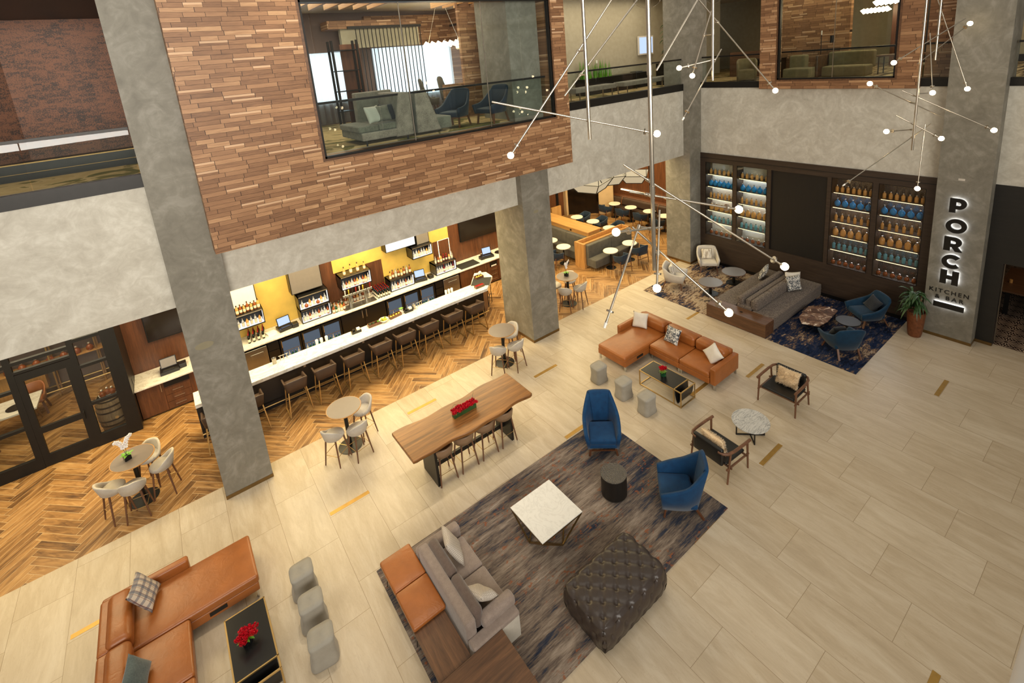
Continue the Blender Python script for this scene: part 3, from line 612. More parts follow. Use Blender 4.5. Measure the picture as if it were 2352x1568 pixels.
# ================================================================== CAMERA AND LIGHT
sc = bpy.context.scene
cam = bpy.data.cameras.new('camera'); co = bpy.data.objects.new('camera', cam); C.objects.link(co); sc.camera = co
R = ((0.79815314, -0.59624054, -0.08630638), (-0.20414032, -0.13287975, -0.96988128), (0.56681417, 0.7917324, -0.22777512))
co.matrix_world = Matrix(((R[0][0], -R[1][0], -R[2][0], 0), (R[0][1], -R[1][1], -R[2][1], 0), (R[0][2], -R[1][2], -R[2][2], 8.5), (0, 0, 0, 1)))
cam.sensor_width = 36; cam.lens = 1142.39/2352*36; cam.shift_x = -(1183.44-1176)/2352; cam.shift_y = (401.32-784)/2352; cam.clip_start = .05
def area(name, loc, rot, sx, sy, power, col=(1, .86, .68), spread=180):
    l = bpy.data.lights.new(name, 'AREA'); l.shape = 'RECTANGLE'; l.size = sx; l.size_y = sy; l.energy = power; l.color = col; l.spread = math.radians(spread)
    o = bpy.data.objects.new(name, l); C.objects.link(o); o.location = loc; o.rotation_euler = [math.radians(a) for a in rot]; return o
def spot(name, loc, to, power, angle, col=(1, .91, .74), r=.12, blend=.6):
    l = bpy.data.lights.new(name, 'SPOT'); l.energy = power; l.spot_size = math.radians(angle); l.color = col; l.shadow_soft_size = r; l.spot_blend = blend
    o = bpy.data.objects.new(name, l); C.objects.link(o); o.location = loc; d = Vector(to)-Vector(loc); o.rotation_euler = d.to_track_quat('-Z', 'Y').to_euler(); return o
w = bpy.data.worlds.new('world'); sc.world = w; w.use_nodes = True
w.node_tree.nodes['Background'].inputs[0].default_value = (1, .94, .84, 1); w.node_tree.nodes['Background'].inputs[1].default_value = .34
area('skylight', (6, 4.5, 15), (0, 0, 0), 16, 9, 300, (1, .94, .82))
area('wall_wash_fill', (-1.5, -8, 9), (96, 0, -20), 13, 5, 1700, (1, .95, .86), 110)  # added area lamp behind the camera, brightens the facing walls
for x, y, p in ((0, 9.2, 850), (2.8, 9.8, 1100), (6.2, 9.6, 1000), (9.5, 9.2, 650), (-3, 9.2, 650), (4.6, 6.0, 250)):
    spot('downlight', (x, y, 13.6), (x-.3, y-.2, 0), p, 40)
for x, y, sx, sy, p in ((1.2, 14.2, 3, 2.6, 130), (4.6, 14.2, 3.4, 2.6, 150), (7.8, 14.2, 2.6, 2.6, 120), (-3, 13.4, 3, 2.4, 110), (11.6, 14.0, 3.4, 3.4, 130), (15.2, 14.5, 3.4, 5, 190), (17.6, 15, 2.4, 4, 110)):
    area('bar_light', (x, y, 4.38), (0, 0, 0), sx, sy, p*1.9, (1, .82, .46))
area('tasting_light', (-4, 17.3, 4.38), (0, 0, 0), 4, 2, 150, (1, .78, .5))
area('lounge_light', (5.5, 13.8, 10.4), (0, 0, 0), 7, 3.5, 280, (1, .88, .68)); area('upper_left_light', (-3.5, 13.0, 10.15), (0, 0, 0), 5, 2, 60, (1, .88, .66))
area('gallery_light', (15, 13.2, 10.4), (0, 0, 0), 7, 2, 130, (1, .88, .66)); area('gallery_light', (20.5, 7, 10.4), (0, 0, 0), 3, 7, 150, (1, .86, .6)); area('dining_light', (20, 0, 4.3), (0, 0, 0), 3, 3, 30, (1, .7, .42))
spot('lounge_spot', (14.4, 7.4, 12), (14.6, 7.4, 0), 160, 50, (1, .84, .64))
sc.view_settings.view_transform = 'Standard'; sc.view_settings.look = 'None'; sc.view_settings.gamma = 1; sc.view_settings.exposure = 0; sc.view_settings.use_curve_mapping = False
sc.cycles.use_denoising = True; sc.cycles.max_bounces = 6; sc.cycles.diffuse_bounces = 3; sc.cycles.glossy_bounces = 3; sc.cycles.transmission_bounces = 4; sc.cycles.transparent_max_bounces = 12; sc.cycles.caustics_reflective = False; sc.cycles.caustics_refractive = False; sc.cycles.sample_clamp_indirect = 6
# ================================================================== FURNITURE
def four(f):
    for sx, sy in ((-1, -1), (1, -1), (1, 1), (-1, 1)): f(sx, sy)
# ---- brass-framed leather counter stools
def bar_stool():
    t = thing('bar_stool', None, None)
    MB().rb((-.24, -.23, .69), (.24, .23, .79), .04, .02).build('seat', M['brown'], t, sharp=0)
    st = [(.23, -.24, .68, .285, -.26, .86), (.245, 0, .68, .29, .0, .9), (.245, .19, .68, .285, .235, .96), (.16, .245, .68, .2, .295, 1.0), (0, .25, .68, 0, .3, 1.0), (-.16, .245, .68, -.2, .295, 1.0), (-.245, .19, .68, -.285, .235, .96), (-.245, 0, .68, -.29, .0, .9), (-.23, -.24, .68, -.285, -.26, .86)]
    MB().wall(st, .045, 4).build('backrest', M['brown'], t, sharp=0)
    for s in (-1, 1):
        MB().bar((s*.215, .2, .69), (s*.28, .27, .011), .024).build('leg', M['brass'], t); MB().bar((s*.215, -.2, .69), (s*.28, -.24, .011), .024).build('leg', M['brass'], t)
        MB().bar((s*.28, .27, .012), (s*.28, -.24, .012), .024).build('runner', M['brass'], t)
    MB().bar((-.22, .2, .68), (.22, .2, .68), .022).build('seat_rail', M['brass'], t); MB().bar((-.22, -.2, .68), (.22, -.2, .68), .022).build('seat_rail', M['brass'], t)
    MB().bar((-.262, -.225, .25), (.262, -.225, .25), .024).build('footrest', M['brass'], t)
    return t
P_bar = Proto(bar_stool())
for i, x in enumerate((-.16, .62, 1.66, 2.42, 3.21, 4.02, 4.77, 5.54, 6.39, 7.2)):
    o = P_bar.at((x, 13.0, 0), 180, None, 'leather bar stools along the counter'); o['category'] = 'stool'
    o['label'] = ['brown leather bar stool mostly hidden behind the big left pillar', 'brown leather bar stool cut off by the right side of the left pillar', 'second fully seen bar stool from the left pillar, brown leather, brass frame', 'third brown leather bar stool from the left pillar', 'fourth brown leather bar stool from the left pillar', 'brown leather bar stool in the middle of the row, behind the grey round bar table',
                  'sixth brown leather bar stool from the left pillar', 'third brown leather bar stool from the far end of the counter', 'second brown leather bar stool from the far end of the counter', 'brown leather bar stool at the far end of the counter'][i]
# ---- upholstered tub stools on wooden legs
def tub_stool(name, mat, legm, h=.93, low=.7):
    t = thing(name, None, None); m = MB()
    m.lathe([(.02, .6), (.17, .605), (.212, .64), (.218, .69), (.19, .715), (.02, .722)], 24).build('seat', M[mat], t, sharp=0)
    st = []
    for k in range(9):
        a = (k/8-.5)*2*2.15; c = math.cos(a); zt = low+(h-low)*max(0, min(1, (c+.25)/1.15))**1.1
        st.append((.222*math.sin(-a)*-1, (.222*c), .65, (.235+.03*(zt-low)/.25)*math.sin(a), (.235+.06*(zt-low)/.25)*c, zt))
    st = st[::-1]
    MB().wall(st, .05, 3).build('backrest', M[mat], t, sharp=0)
    four(lambda sx, sy: MB().rod((sx*.13, sy*.13, .62), (sx*.2, sy*.2, 0), .02, .014, 10).build('leg', M[legm], t))
    k = .178
    for a, b in (((-k, -k), (k, -k)), ((k, -k), (k, k)), ((k, k), (-k, k)), ((-k, k), (-k, -k))):
        MB().rod((a[0], a[1], .26), (b[0], b[1], .26), .006, None, 6).build('footrest', M['brass'], t)
    return t
P_tub = Proto(tub_stool('upholstered_stool', 'greyfab', 'legwood'))
P_com = Proto(tub_stool('leather_stool', 'taupe', 'legwood', .86, .72))
def around(cx, cy, r, deg, lab, grp):
    o = P_tub.at((cx+r*math.cos(math.radians(deg)), cy+r*math.sin(math.radians(deg)), 0), deg-90, lab, grp); o['category'] = 'stool'
def high_table():
    t = thing('bar_table', None, None)
    MB().lathe([(.01, 1.0), (.355, 1.0), (.39, 1.022), (.39, 1.04), (.01, 1.04)], 40).build('table_rim', M['oakz'], t)
    MB().lathe([(.01, 1.0395), (.376, 1.0395), (.376, 1.043), (.01, 1.043)], 40).build('table_top', M['laminate'], t)
    MB().rod((0, 0, .03), (0, 0, 1.0), .045, None, 20).build('pedestal', M['black'], t)
    MB().lathe([(.01, 0), (.27, 0), (.275, .012), (.06, .03), (.01, .03)], 32).build('base', M['black'], t); return t
P_high = Proto(high_table())
for x, y, lab, st in ((-1.715, 12.31, 'grey round bar table with white orchid, bottom left near the glass door', ((205, 'grey upholstered bar stool at the left side of the orchid table by the glass door'), (262, 'grey upholstered bar stool with its back to the camera, nearest at the left orchid table'), (345, 'grey upholstered bar stool at the right side of the left orchid table'), (62, 'grey upholstered bar stool half hidden behind the left orchid table'))),
                      (2.245, 10.72, 'bare grey round bar table nearest the bar counter middle', ((215, 'grey bar stool left of the bare table between pillar and bar'), (283, 'grey bar stool with its back to the camera at the bare middle table'), (18, 'grey bar stool right of the bare middle table, seat facing left'))),
                      (6.8, 10.83, 'bare grey round bar table beside the second pillar', ((218, 'grey bar stool left of the round table beside the second pillar'), (285, 'grey bar stool with its back to the camera beside the second pillar'), (25, 'grey bar stool between round table and the second pillar'))),
                      (10.46, 12.07, 'round bar table with dark patterned top and white orchid by the restaurant', ((216, 'grey bar stool front left at the orchid table by the restaurant'), (290, 'grey bar stool front right at the orchid table by the restaurant'), (130, 'grey bar stool behind the orchid table by the restaurant, on its left'), (40, 'grey bar stool behind the orchid table by the restaurant, on its right')))):
    o = P_high.at((x, y, 0), 0, lab, 'round bar tables'); o['category'] = 'table'
    for dg, l in st: around(x, y, .44, dg, l, 'grey stools at the round bar tables')
# ---- communal live-edge table
t = thing('communal_table', 'long live-edge timber slab table with red roses on it', 'table', (4.24, 8.585, 0))
poly = []; rr = random.Random(3)
for i in range(41): u = i/40; poly.append((-1.48+2.96*u, -.52+.035*math.sin(u*9)+.02*math.sin(u*23+1)+(.03 if i in (0, 40) else 0)))
for i in range(41): u = 1-i/40; poly.append((-1.49+2.98*u, .52+.03*math.sin(u*7+2)+.022*math.sin(u*19)))
MB().prism(poly, .985, 1.06).build('table_top', M['slabwood'], t, bevel=.012)
for x in (-.95, .95): bx((x-.03, -.33, .0), (x+.03, .33, .985)).build('leg', M['bronze'], t, bevel=.004)
bx((-.95, -.03, .2), (.95, .03, .3)).build('stretcher', M['bronze'], t)
for i, x in enumerate((3.5, 4.02, 4.545, 5.065)):
    o = P_com.at((x, 8.4, 0), 180, ['brown leather stool at the left end of the live-edge table', 'second brown leather stool from the left at the live-edge table', 'third brown leather stool from the left at the live-edge table', 'brown leather stool at the right end of the live-edge table'][i], 'leather stools at the communal table'); o['category'] = 'stool'
# ---- tan leather sectionals: u runs out from the back plane, w runs from the far end towards the camera
def sectional(label, x0, y0, s):
    t = thing('leather_sofa', label, 'sofa', (x0, y0, 0))
    def b(u0, u1, w0, w1, z0, z1, r=.03, puff=0., **k): return MB().rb((min(s*u0, s*u1), -w1, z0), (max(s*u0, s*u1), -w0, z1), r, puff, **k)
    b(.12, 2.08, .1, 1.1, .14, .3, .02).build('chaise_base', M['tan'], t, sharp=0); b(.3, 2.1, .12, 1.11, .29, .44, .045, .025).build('chaise_cushion', M['tan'], t, sharp=0)
    for w0, w1 in ((1.12, 2.08), (2.08, 2.96)):
        b(.12, 1.1, w0, w1, .14, .3, .02).build('seat_base', M['tan'], t, sharp=0); b(.3, 1.11, w0+.005, w1-.005, .29, .44, .045, .025).build('seat_cushion', M['tan'], t, sharp=0)
    for w0, w1 in ((.12, 1.1), (1.1, 2.08), (2.08, 2.97)):
        b(.0, .16, w0, w1, .14, .66, .04).build('back_panel', M['tan'], t, sharp=0); b(.1, .42, w0+.01, w1-.01, .42, .72, .09, .02).build('back_cushion', M['tan'], t, sharp=0)
    b(.0, 1.18, .0, .14, .14, .6, .045).build('armrest', M['tan'], t, sharp=0); b(.0, 1.08, 2.97, 3.12, .14, .58, .025).build('armrest', M['tan'], t, sharp=0)
    for u, w in ((2.04, .14), (2.04, 1.06), (1.04, 1.18), (1.04, 2.05), (1.04, 2.12), (1.04, 3.08), (.06, .06), (.06, 3.06)):
        bx((s*u-.012, -w-.03, 0), (s*u+.012, -w+.03, .15)).build('leg', M['chrome'], t)
    m = bx((s*1.35 if s > 0 else -1.6, -1.107, .2), (1.6 if s > 0 else s*1.35, -1.099, .27)); m.build('power_socket', M['black'], t)
    return t
sectional('tan leather chaise sofa at the bottom left with plaid and slate cushions', -2.18, 9.42, 1)
sectional('tan leather chaise sofa near the middle right with three pale cushions', 10.98, 9.25, -1)
# ---- black coffee tables with brass frame and magazine sling
def coffee():
    t = thing('coffee_table', None, None)
    f = MB(); w = .022; X, Y, Z = .28, .62, .42
    for sx in (-1, 1):
        for sy in (-1, 1): f.bar((sx*X, sy*Y, 0), (sx*X, sy*Y, Z), w)
        f.bar((sx*X, -Y, Z-.011), (sx*X, Y, Z-.011), w).bar((sx*X, -Y, .012), (sx*X, Y, .012), w).bar((sx*X, -.42, 0), (sx*X, -.42, Z), w)
    for y in (-Y, Y): f.bar((-X, y, Z-.011), (X, y, Z-.011), w).bar((-X, y, .012), (X, y, .012), w)
    f.bar((-X, -.42, Z-.011), (X, -.42, Z-.011), w); f.build('frame', M['brass'], t)
    bx((-X+.01, -.41, Z-.02), (X-.01, Y-.01, Z+.002)).build('table_top', M['blackm'], t)
    MB().grid(lambda u, v: (-X+.02+2*(X-.02)*u, -.43-.17*v, Z-.02-.34*math.sin(PI*v)**.6), 2, 14).build('magazine_sling', M['blackl'], t, sharp=0); return t
P_cof = Proto(coffee())
for x, y, l in ((-.36, 7.25, 'black topped coffee table with roses beside the bottom left tan sofa'), (9.085, 6.96, 'black topped coffee table with roses in front of the middle tan sofa')):
    o = P_cof.at((x, y, 0), 0, l, 'black coffee tables'); o['category'] = 'coffee table'
# ---- felt poufs, square with flared waist
def pouf():
    m = MB(); L = [(0, .19, .17), (.03, .205, .178), (.12, .185, .166), (.24, .172, .16), (.36, .178, .17), (.42, .186, .18), (.445, .176, .17), (.455, .1, .1), (.456, .01, .01)]; n = 40; vs = []
    for z, a, b in L:
        for k in range(n):
            th = 2*PI*k/n; c, s = math.cos(th), math.sin(th); q = (abs(c)**5+abs(s)**5)**(-1/5); vs.append((a*c*q, b*s*q, z+.02*(c*q)*(z/.45)*.5))
    m.add(vs, [(i*n+k, i*n+(k+1) % n, (i+1)*n+(k+1) % n, (i+1)*n+k) for i in range(len(L)-1) for k in range(n)]+[tuple(range(n-1, -1, -1)), tuple(range((len(L)-1)*n, len(L)*n))])
    return m.build('felt_pouf', M['pouf'], None, sharp=0)
P_pouf = Proto(pouf())
for x, y, a, l in ((.51, 7.92, -4, 'farthest of the three grey poufs at the bottom left'), (.5, 7.3, -6, 'middle of the three grey poufs at the bottom left'), (.48, 6.67, -9, 'nearest of the three grey poufs at the bottom left'),
                   (8.17, 8.42, -4, 'grey pouf beside the chaise end of the middle tan sofa'), (8.16, 7.56, -4, 'grey pouf in the middle of the row beside the coffee table'), (8.14, 6.82, -4, 'grey pouf nearest the tall blue armchair')):
    o = P_pouf.at((x, y, 0), a, l, 'grey felt poufs'); o['category'] = 'pouf'
# ---- walnut bench table wrapped round the grey sofa
t = thing('bench_table', 'walnut L-shaped bench table with hairpin legs behind the grey sofa', 'table', (0, 0, 0))
bx((1.585, 4.99, .385), (2.085, 7.11, .43)).build('table_top', M['walnut'], t, bevel=.004); bx((1.585, 3.9, .425), (2.6, 4.965, .47)).build('table_top', M['walnutx'], t, bevel=.004)
for x, y, sx, sy in ((1.64, 7.05, -1, 1), (1.64, 5.9, -1, 1), (2.05, 7.05, 1, 1), (1.64, 5.1, -1, 1), (2.55, 4.55, 1, -1), (2.55, 3.95, 1, -1), (1.64, 3.95, -1, -1)):
    MB().tube([(x-.05*sx, y, .39), (x+.02*sx, y-.03*sy, .02), (x, y-.1*sy, .39)], .006, 6).build('hairpin_leg', M['black'], t)
for y0, y1, l in ((6.435, 7.09, 'tan leather cushion at the far end of the bench table'), (5.76, 6.425, 'tan leather cushion next to the bare walnut top of the bench table')):
    tag(MB().rb((1.575, y0, .43), (2.12, y1, .515), .035, .012).build('seat_cushion', M['tan'], None, sharp=0), l, 'cushion', 'tan cushions on the bench table')
# ---- grey velvet sofa
t = thing('velvet_sofa', 'mauve grey velvet sofa on the streaked rug with two quilted cushions', 'sofa', (2.13, 0, 0))
def gb(n, a, b, r, m='sofa', p=0., **k): return MB().rb(a, b, r, p, **k).build(n, M[m], t, sharp=0)
gb('base', (.04, 4.98, .08), (.78, 6.86, .3), .03); gb('backrest', (0, 5.14, .1), (.17, 6.72, .74), .05)
gb('seat_cushion', (.22, 5.98, .29), (.8, 6.66, .45), .05, p=.02); gb('seat_cushion', (.22, 5.3, .29), (.8, 5.97, .45), .05, p=.02)
gb('back_cushion', (.16, 5.93, .42), (.33, 6.7, .76), .07, 'sofa_d', .02); gb('back_cushion', (.16, 5.2, .42), (.33, 5.92, .76), .07, 'sofa_d', .02)
gb('armrest', (0, 6.68, .08), (.8, 6.88, .6), .06, 'sofa'); gb('armrest', (0, 4.97, .08), (.8, 5.15, .5), .03)
gb('arm_cushion', (.26, 5.1, .44), (.84, 5.3, .62), .06, 'sofa', .02)
bx((.02, 4.965, .06), (.78, 4.975, .44)).build('side_panel', M['sofa_l'], t)
four(lambda sx, sy: MB().rod((.4+sx*.34, 5.92+sy*.88, 0.01), (.4+sx*.34, 5.92+sy*.88, .1), .02).build('leg', M['black'], t))
pillow('white quilted cushion leaning in the far corner of the grey sofa', (2.62, 6.4, .68), (62, 8, 72), .5, 'quilt', group=None)
pillow('white quilted cushion leaning near the near arm of the grey sofa', (2.57, 5.5, .62), (35, 20, 105), .5, 'quilt', .36)
# ---- square marble table on brass diagonals
t = thing('marble_table', 'square white marble coffee table with slanted brass legs on the rug', 'table', (4.35, 6.05, .012))
bx((-.47, -.465, .425), (.47, .465, .445)).build('table_top', M['marble2'], t, bevel=.003)
f = MB()
for a, b, c, d in ((-.46, -.455, .46, -.455), (.46, -.455, .46, .455), (.46, .455, -.46, .455), (-.46, .455, -.46, -.455)): f.bar((a, b, .412), (c, d, .412), .022)
f.build('top_frame', M['brass_dull'], t); B = [(0, -.42), (.42, 0), (0, .42), (-.42, 0)]; T = [(-.455, -.45), (.455, -.45), (.455, .45), (-.455, .45)]
f = MB()
for i in range(4): f.bar((*B[i], .012), (*B[(i+1) % 4], .012), .022)
f.build('base_frame', M['brass_dull'], t)
for i in range(4):
    for j in (i, (i+1) % 4): MB().bar((*T[j], .405), (*B[i], .015), .022).build('leg', M['brass_dull'], t)
# ---- tufted ottoman
m = MB(); X, Y, Hh, r = .715, .435, .46, .11
def tuft(u, v, kx, ky):
    a, b = (u/kx+v/ky), (u/kx-v/ky)
    da, db = abs(a-round(a)), abs(b-round(b)); g = lambda d: math.exp(-(d/.17)**2)
    return -.009*(g(da)+g(db))-.022*math.exp(-((da*da+db*db)/.03))+.012
N = 84
def ott(u, v):
    # unfold: outer quarter of the parameter square runs down the sides
    s = .36; U, V = (2*u-1)*(X+s), (2*v-1)*(Y+s); cx, cy = max(-X, min(X, U)), max(-Y, min(Y, V)); ex, ey = U-cx, V-cy; e = max(abs(ex), abs(ey))
    d = tuft(U, V, .29, .29); x, y = cx, cy; z = Hh
    if e > 0:
        k = min(1, e/s); z = Hh-r*.3*k-(Hh-r*.3-.015)*k; bul = .045*math.sin(PI*min(1, k*1.05))
        nx = (ex/e if abs(ex) >= abs(ey)*.999 else 0); ny = (ey/e if abs(ey) >= abs(ex)*.999 else 0); nn = math.hypot(nx, ny) or 1
        x += nx/nn*(bul+d); y += ny/nn*(bul+d)
        if k < .15: z += d*(1-k/.15)
    else: z += d+.02*(1-(U/X)**2)*(1-(V/Y)**2)
    # round plan corners and top edge
    q = max(0, (abs(x)-(X-.16))/.2); p = max(0, (abs(y)-(Y-.16))/.2); c = q*p*.035
    x -= math.copysign(c, x); y -= math.copysign(c, y); ed = max(0, min(1, (max(abs(x)/X, abs(y)/Y)-.86)/.14)); z -= .035*ed*ed if e <= 0 else .035*max(0, 1-e/.1)
    return (x, y, max(.002, z))
m.grid(ott, 230, 170)
o = m.build('tufted_ottoman', M['tuft'], None, sharp=0); o.location = (4.4, 4.42, .013); tag(o, 'dark brown buttoned leather ottoman at the edge of the streaked rug', 'ottoman')
# ---- black drum table
t = thing('drum_table', 'black drum side table between the two blue armchairs on the rug', 'side table', (5.845, 5.77, .014))
MB().lathe([(.01, 0), (.235, 0), (.24, .03), (.01, .03)], 40).build('plinth', M['steel'], t); MB().lathe([(.01, .03), (.25, .03), (.25, .455), (.01, .455)], 40).build('body', M['darkwoodz'], t)
b = NB('hammered_metal'); b.set(color=S(96, 92, 88), metal=.6, rough=.38); b.bump(b.vor(60.), .6, .02); M['hammer'] = b.mat
MB().lathe([(.01, .455), (.253, .455), (.253, .468), (.01, .47)], 40).build('table_top', M['hammer'], t)
# ---- tall blue velvet armchairs
def tall_chair(mat='velvet'):
    t = thing('velvet_armchair', None, None)
    MB().rb((-.29, -.36, .3), (.29, .24, .44), .05, .02).build('seat_cushion', M[mat], t, sharp=0); MB().rb((-.32, -.34, .2), (.32, .3, .31), .04).build('seat_base', M[mat], t, sharp=0)
    st = [(.33, -.34, .2, .395, -.36, .55), (.34, -.12, .2, .415, -.1, .64), (.33, .1, .2, .4, .16, .74), (.27, .28, .2, .3, .42, .97), (.15, .34, .2, .235, .5, 1.04), (0, .35, .2, 0, .52, 1.05), (-.15, .34, .2, -.235, .5, 1.04), (-.27, .28, .2, -.3, .42, .97), (-.33, .1, .2, -.4, .16, .74), (-.34, -.12, .2, -.415, -.1, .64), (-.33, -.34, .2, -.395, -.36, .55)]
    MB().wall(st, .085, 4).build('backrest', M[mat], t, sharp=0)
    four(lambda sx, sy: MB().bar((sx*.26, sy*.26, .21), (sx*.3, sy*(.3 if sy < 0 else .4), 0), .04, .03).build('leg', M['walnutz'], t))
    MB().bar((-.28, -.28, .12), (.28, -.28, .12), .025).build('stretcher', M['walnutz'], t); return t
P_tall = Proto(tall_chair())
for x, y, a, l in ((6.57, 6.78, -41, 'tall blue velvet armchair at the far corner of the streaked rug, facing the camera'), (6.56, 4.8, -136, 'blue velvet armchair at the near right corner of the rug, turned left')):
    o = P_tall.at((x, y, .014), a, l, 'blue velvet armchairs on the streaked rug'); o['category'] = 'armchair'
# ---- wooden armchairs with black leather
def wood_chair():
    t = thing('wooden_armchair', None, None)
    MB().rb((-.37, -.34, .36), (.37, .26, .42), .025, -.02).build('seat', M['blackl'], t, sharp=0)
    MB().rb((-.34, .27, .36), (.34, .36, .74), .04).build('backrest', M['blackl'], t, sharp=0)
    for s in (-1, 1):
        MB().tube([(s*.43, -.42, .64), (s*.435, -.2, .645), (s*.43, .1, .65), (s*.41, .26, .66), (s*.36, .34, .67), (s*.26, .365, .67)], [.03, .03, .03, .028, .026, .022], 10).build('armrest', M['legwood'], t)
        MB().rod((s*.42, -.35, .63), (s*.43, -.37, 0), .024, .018, 10).build('leg', M['legwood'], t); MB().rod((s*.42, .2, .64), (s*.43, .3, 0), .024, .018, 10).build('leg', M['legwood'], t)
        MB().bar((s*.42, -.4, .33), (s*.42, .32, .33), .03).build('side_rail', M['legwood'], t)
    for y in (-.3, .22): MB().bar((-.47, y, .34), (.47, y, .34), .03).build('cross_rail', M['legwood'], t)
    return t
P_wood = Proto(wood_chair())
for x, y, a, l in ((10.74, 4.86, -90, 'black leather armchair with wooden frame facing left, beside the tan sofa'), (7.97, 4.86, 86, 'black leather armchair with wooden frame seen from behind, next to the blue chair')):
    o = P_wood.at((x, y, 0), a, l, 'wooden armchairs with black leather'); o['category'] = 'armchair'
def furry(label, loc, rot, w):
    m = pillow_mb(w, w*.8, .14, 10); q = random.Random(5); base = list(m.v)
    for i in range(1500):
        u, v, sg = q.uniform(-.96, .96), q.uniform(-.96, .96), q.choice((-1, 1)); e = ((1-u**4)*(1-v**4))**.55
        p = Vector((w/2*u*(1-.09*(1-v*v)), w*.4*v*(1-.09*(1-u*u)), sg*.07*e)); d = Vector((u*.8+q.uniform(-.5, .5), v*.8+q.uniform(-.5, .5)-.3, sg*.8)).normalized()*q.uniform(.03, .06); a = d.orthogonal().normalized()*.005; b = d.cross(a).normalized()*.005
        m.add([p+a, p-a*.5+b, p-a*.5-b, p+d], [(0, 1, 3), (1, 2, 3), (2, 0, 3)])
    o = m.build('fur_pillow', M['fur'], None, sharp=0); o.location = loc; o.rotation_euler = [math.radians(a) for a in rot]; return tag(o, label, 'pillow', 'shaggy fur pillows')
furry('shaggy beige fur pillow on the black armchair facing left', (10.86, 4.84, .6), (68, 0, -90), .52)
furry('shaggy beige fur pillow seen from behind on the nearer black armchair', (7.84, 4.87, .6), (72, 0, 86), .52)
# ---- round marble table
t = thing('marble_table', 'round grey streaked marble table between the two black armchairs', 'table', (9.18, 4.83, 0))
MB().lathe([(.01, .345), (.385, .345), (.388, .355), (.385, .365), (.01, .365)], 48).build('table_top', M['marble3'], t)
for a in (45, 135):
    c, s = .29*math.cos(math.radians(a)), .29*math.sin(math.radians(a))
    MB().bar((-c, -s, .012), (c, s, .012), .022).bar((-c, -s, .335), (c, s, .335), .022).bar((c, s, .0), (c, s, .345), .022).bar((-c, -s, 0), (-c, -s, .345), .022).build('base_frame', M['black'], t)
# ---- throw cushions on the sectionals
pillow('plaid wool cushion against the back of the bottom left tan sofa', (-1.6, 9.0, .7), (58, 0, 75), .5, 'plaid')
pillow('slate grey ribbed cushion at the bottom edge on the left tan sofa', (-1.7, 7.66, .66), (56, 0, 80), .5, 'slate', .38)
pillow('white cushion in the far corner of the middle tan sofa', (10.42, 8.88, .66), (66, 0, -68), .46, 'cream')
pillow('black and white printed cushion in the middle of the tan sofa', (10.42, 7.75, .64), (60, 0, -90), .46, 'print')
pillow('white cushion on its corner by the near arm of the middle tan sofa', (10.4, 6.5, .66), (62, 35, -110), .44, 'cream')
# ================================================================== LOUNGE BY THE BOTTLE WALL
t = thing('double_sofa', 'long double-sided brown chenille sofa with dark wooden end in front of the bottle wall', 'sofa', (12.95, 6.45, .014))
bx((0, 0, 0), (.48, 1.88, .42)).build('wooden_end', M['walnut'], t, bevel=.004); bx((.2, .82, .418), (.27, .9, .422)).build('power_socket', M['black'], t)
def cb(n, a, b, r, p=0., m='chenille'): return MB().rb(a, b, r, p).build(n, M[m], t, sharp=0)
cb('seat', (.48, 1.2, .03), (3.6, 1.88, .43), .03); cb('seat', (.48, 0, .03), (3.6, .66, .43), .03); cb('seat_piping', (.48, -.004, .26), (3.6, .02, .28), .008); cb('centre_back', (.5, .7, .03), (3.0, 1.16, .5), .04)
for x0, x1 in ((.52, 1.45), (1.46, 2.4), (2.41, 3.1)):
    cb('back_cushion', (x0, .98, .42), (x1, 1.16, .74), .06, .0); cb('back_cushion', (x0, .52, .42), (x1, .74, .74), .07, .01)
cb('back_bar', (.6, .76, .4), (3.1, .96, .68), .05)
pillow('black and white printed cushion on the far side of the brown double sofa', (15.72, 7.95, .68), (60, 10, 200), .5, 'print')
pillow('black and white printed cushion standing on the near side of the brown double sofa', (15.5, 6.86, .7), (72, 0, -30), .5, 'print')
pillow('plain white cushion tucked behind the printed one on the brown double sofa', (15.7, 6.98, .72), (74, 4, -38), .52, 'cream')
def low_table():
    t = thing('lounge_table', None, None)
    MB().lathe([(.01, .4), (.38, .4), (.4, .412), (.4, .426), (.01, .426)], 40).build('table_rim', M['legwood'], t); MB().lathe([(.01, .4255), (.39, .4255), (.39, .43), (.01, .43)], 40).build('table_top', M['laminate2'], t)
    MB().rod((0, 0, .02), (0, 0, .4), .05, None, 16).build('pedestal', M['black'], t); MB().lathe([(.01, 0), (.25, 0), (.25, .012), (.05, .022), (.01, .022)], 32).build('base', M['black'], t); return t
P_low = Proto(low_table())
for x, y, l in ((14.32, 9.06, 'low grey round table nearer the camera, left of the brown double sofa'), (15.57, 8.94, 'low grey round table nearer the bottle wall, left of the brown double sofa')):
    o = P_low.at((x, y, .014), 0, l, 'low round tables'); o['category'] = 'table'
def arm_chair(name, mat, st, seat, legs, t_=.07):
    t = thing(name, None, None); MB().rb(*seat, .05, .02).build('seat_cushion', M[mat], t, sharp=0); MB().wall(st, t_, 4).build('backrest', M[mat], t, sharp=0)
    for a, b in legs: MB().bar(a, b, .045, .035).build('leg', M['legwood'], t)
    return t
def sym(st): return st+[(-a, b, c, -d, e, f) for a, b, c, d, e, f in st[::-1]]
wst = sym([(.33, -.36, .28, .38, -.4, .56), (.34, -.05, .28, .4, 0, .6), (.32, .16, .28, .37, .24, .74), (.2, .3, .28, .27, .38, .84)])
P_white = Proto(arm_chair('wool_armchair', 'whitefab', wst, ((-.29, -.36, .28), (.29, .28, .42)), [((sx*.27, -.26, .3), (sx*.31, -.31, 0)) for sx in (-1, 1)]+[((sx*.25, .24, .3), (sx*.3, .36, 0)) for sx in (-1, 1)]))
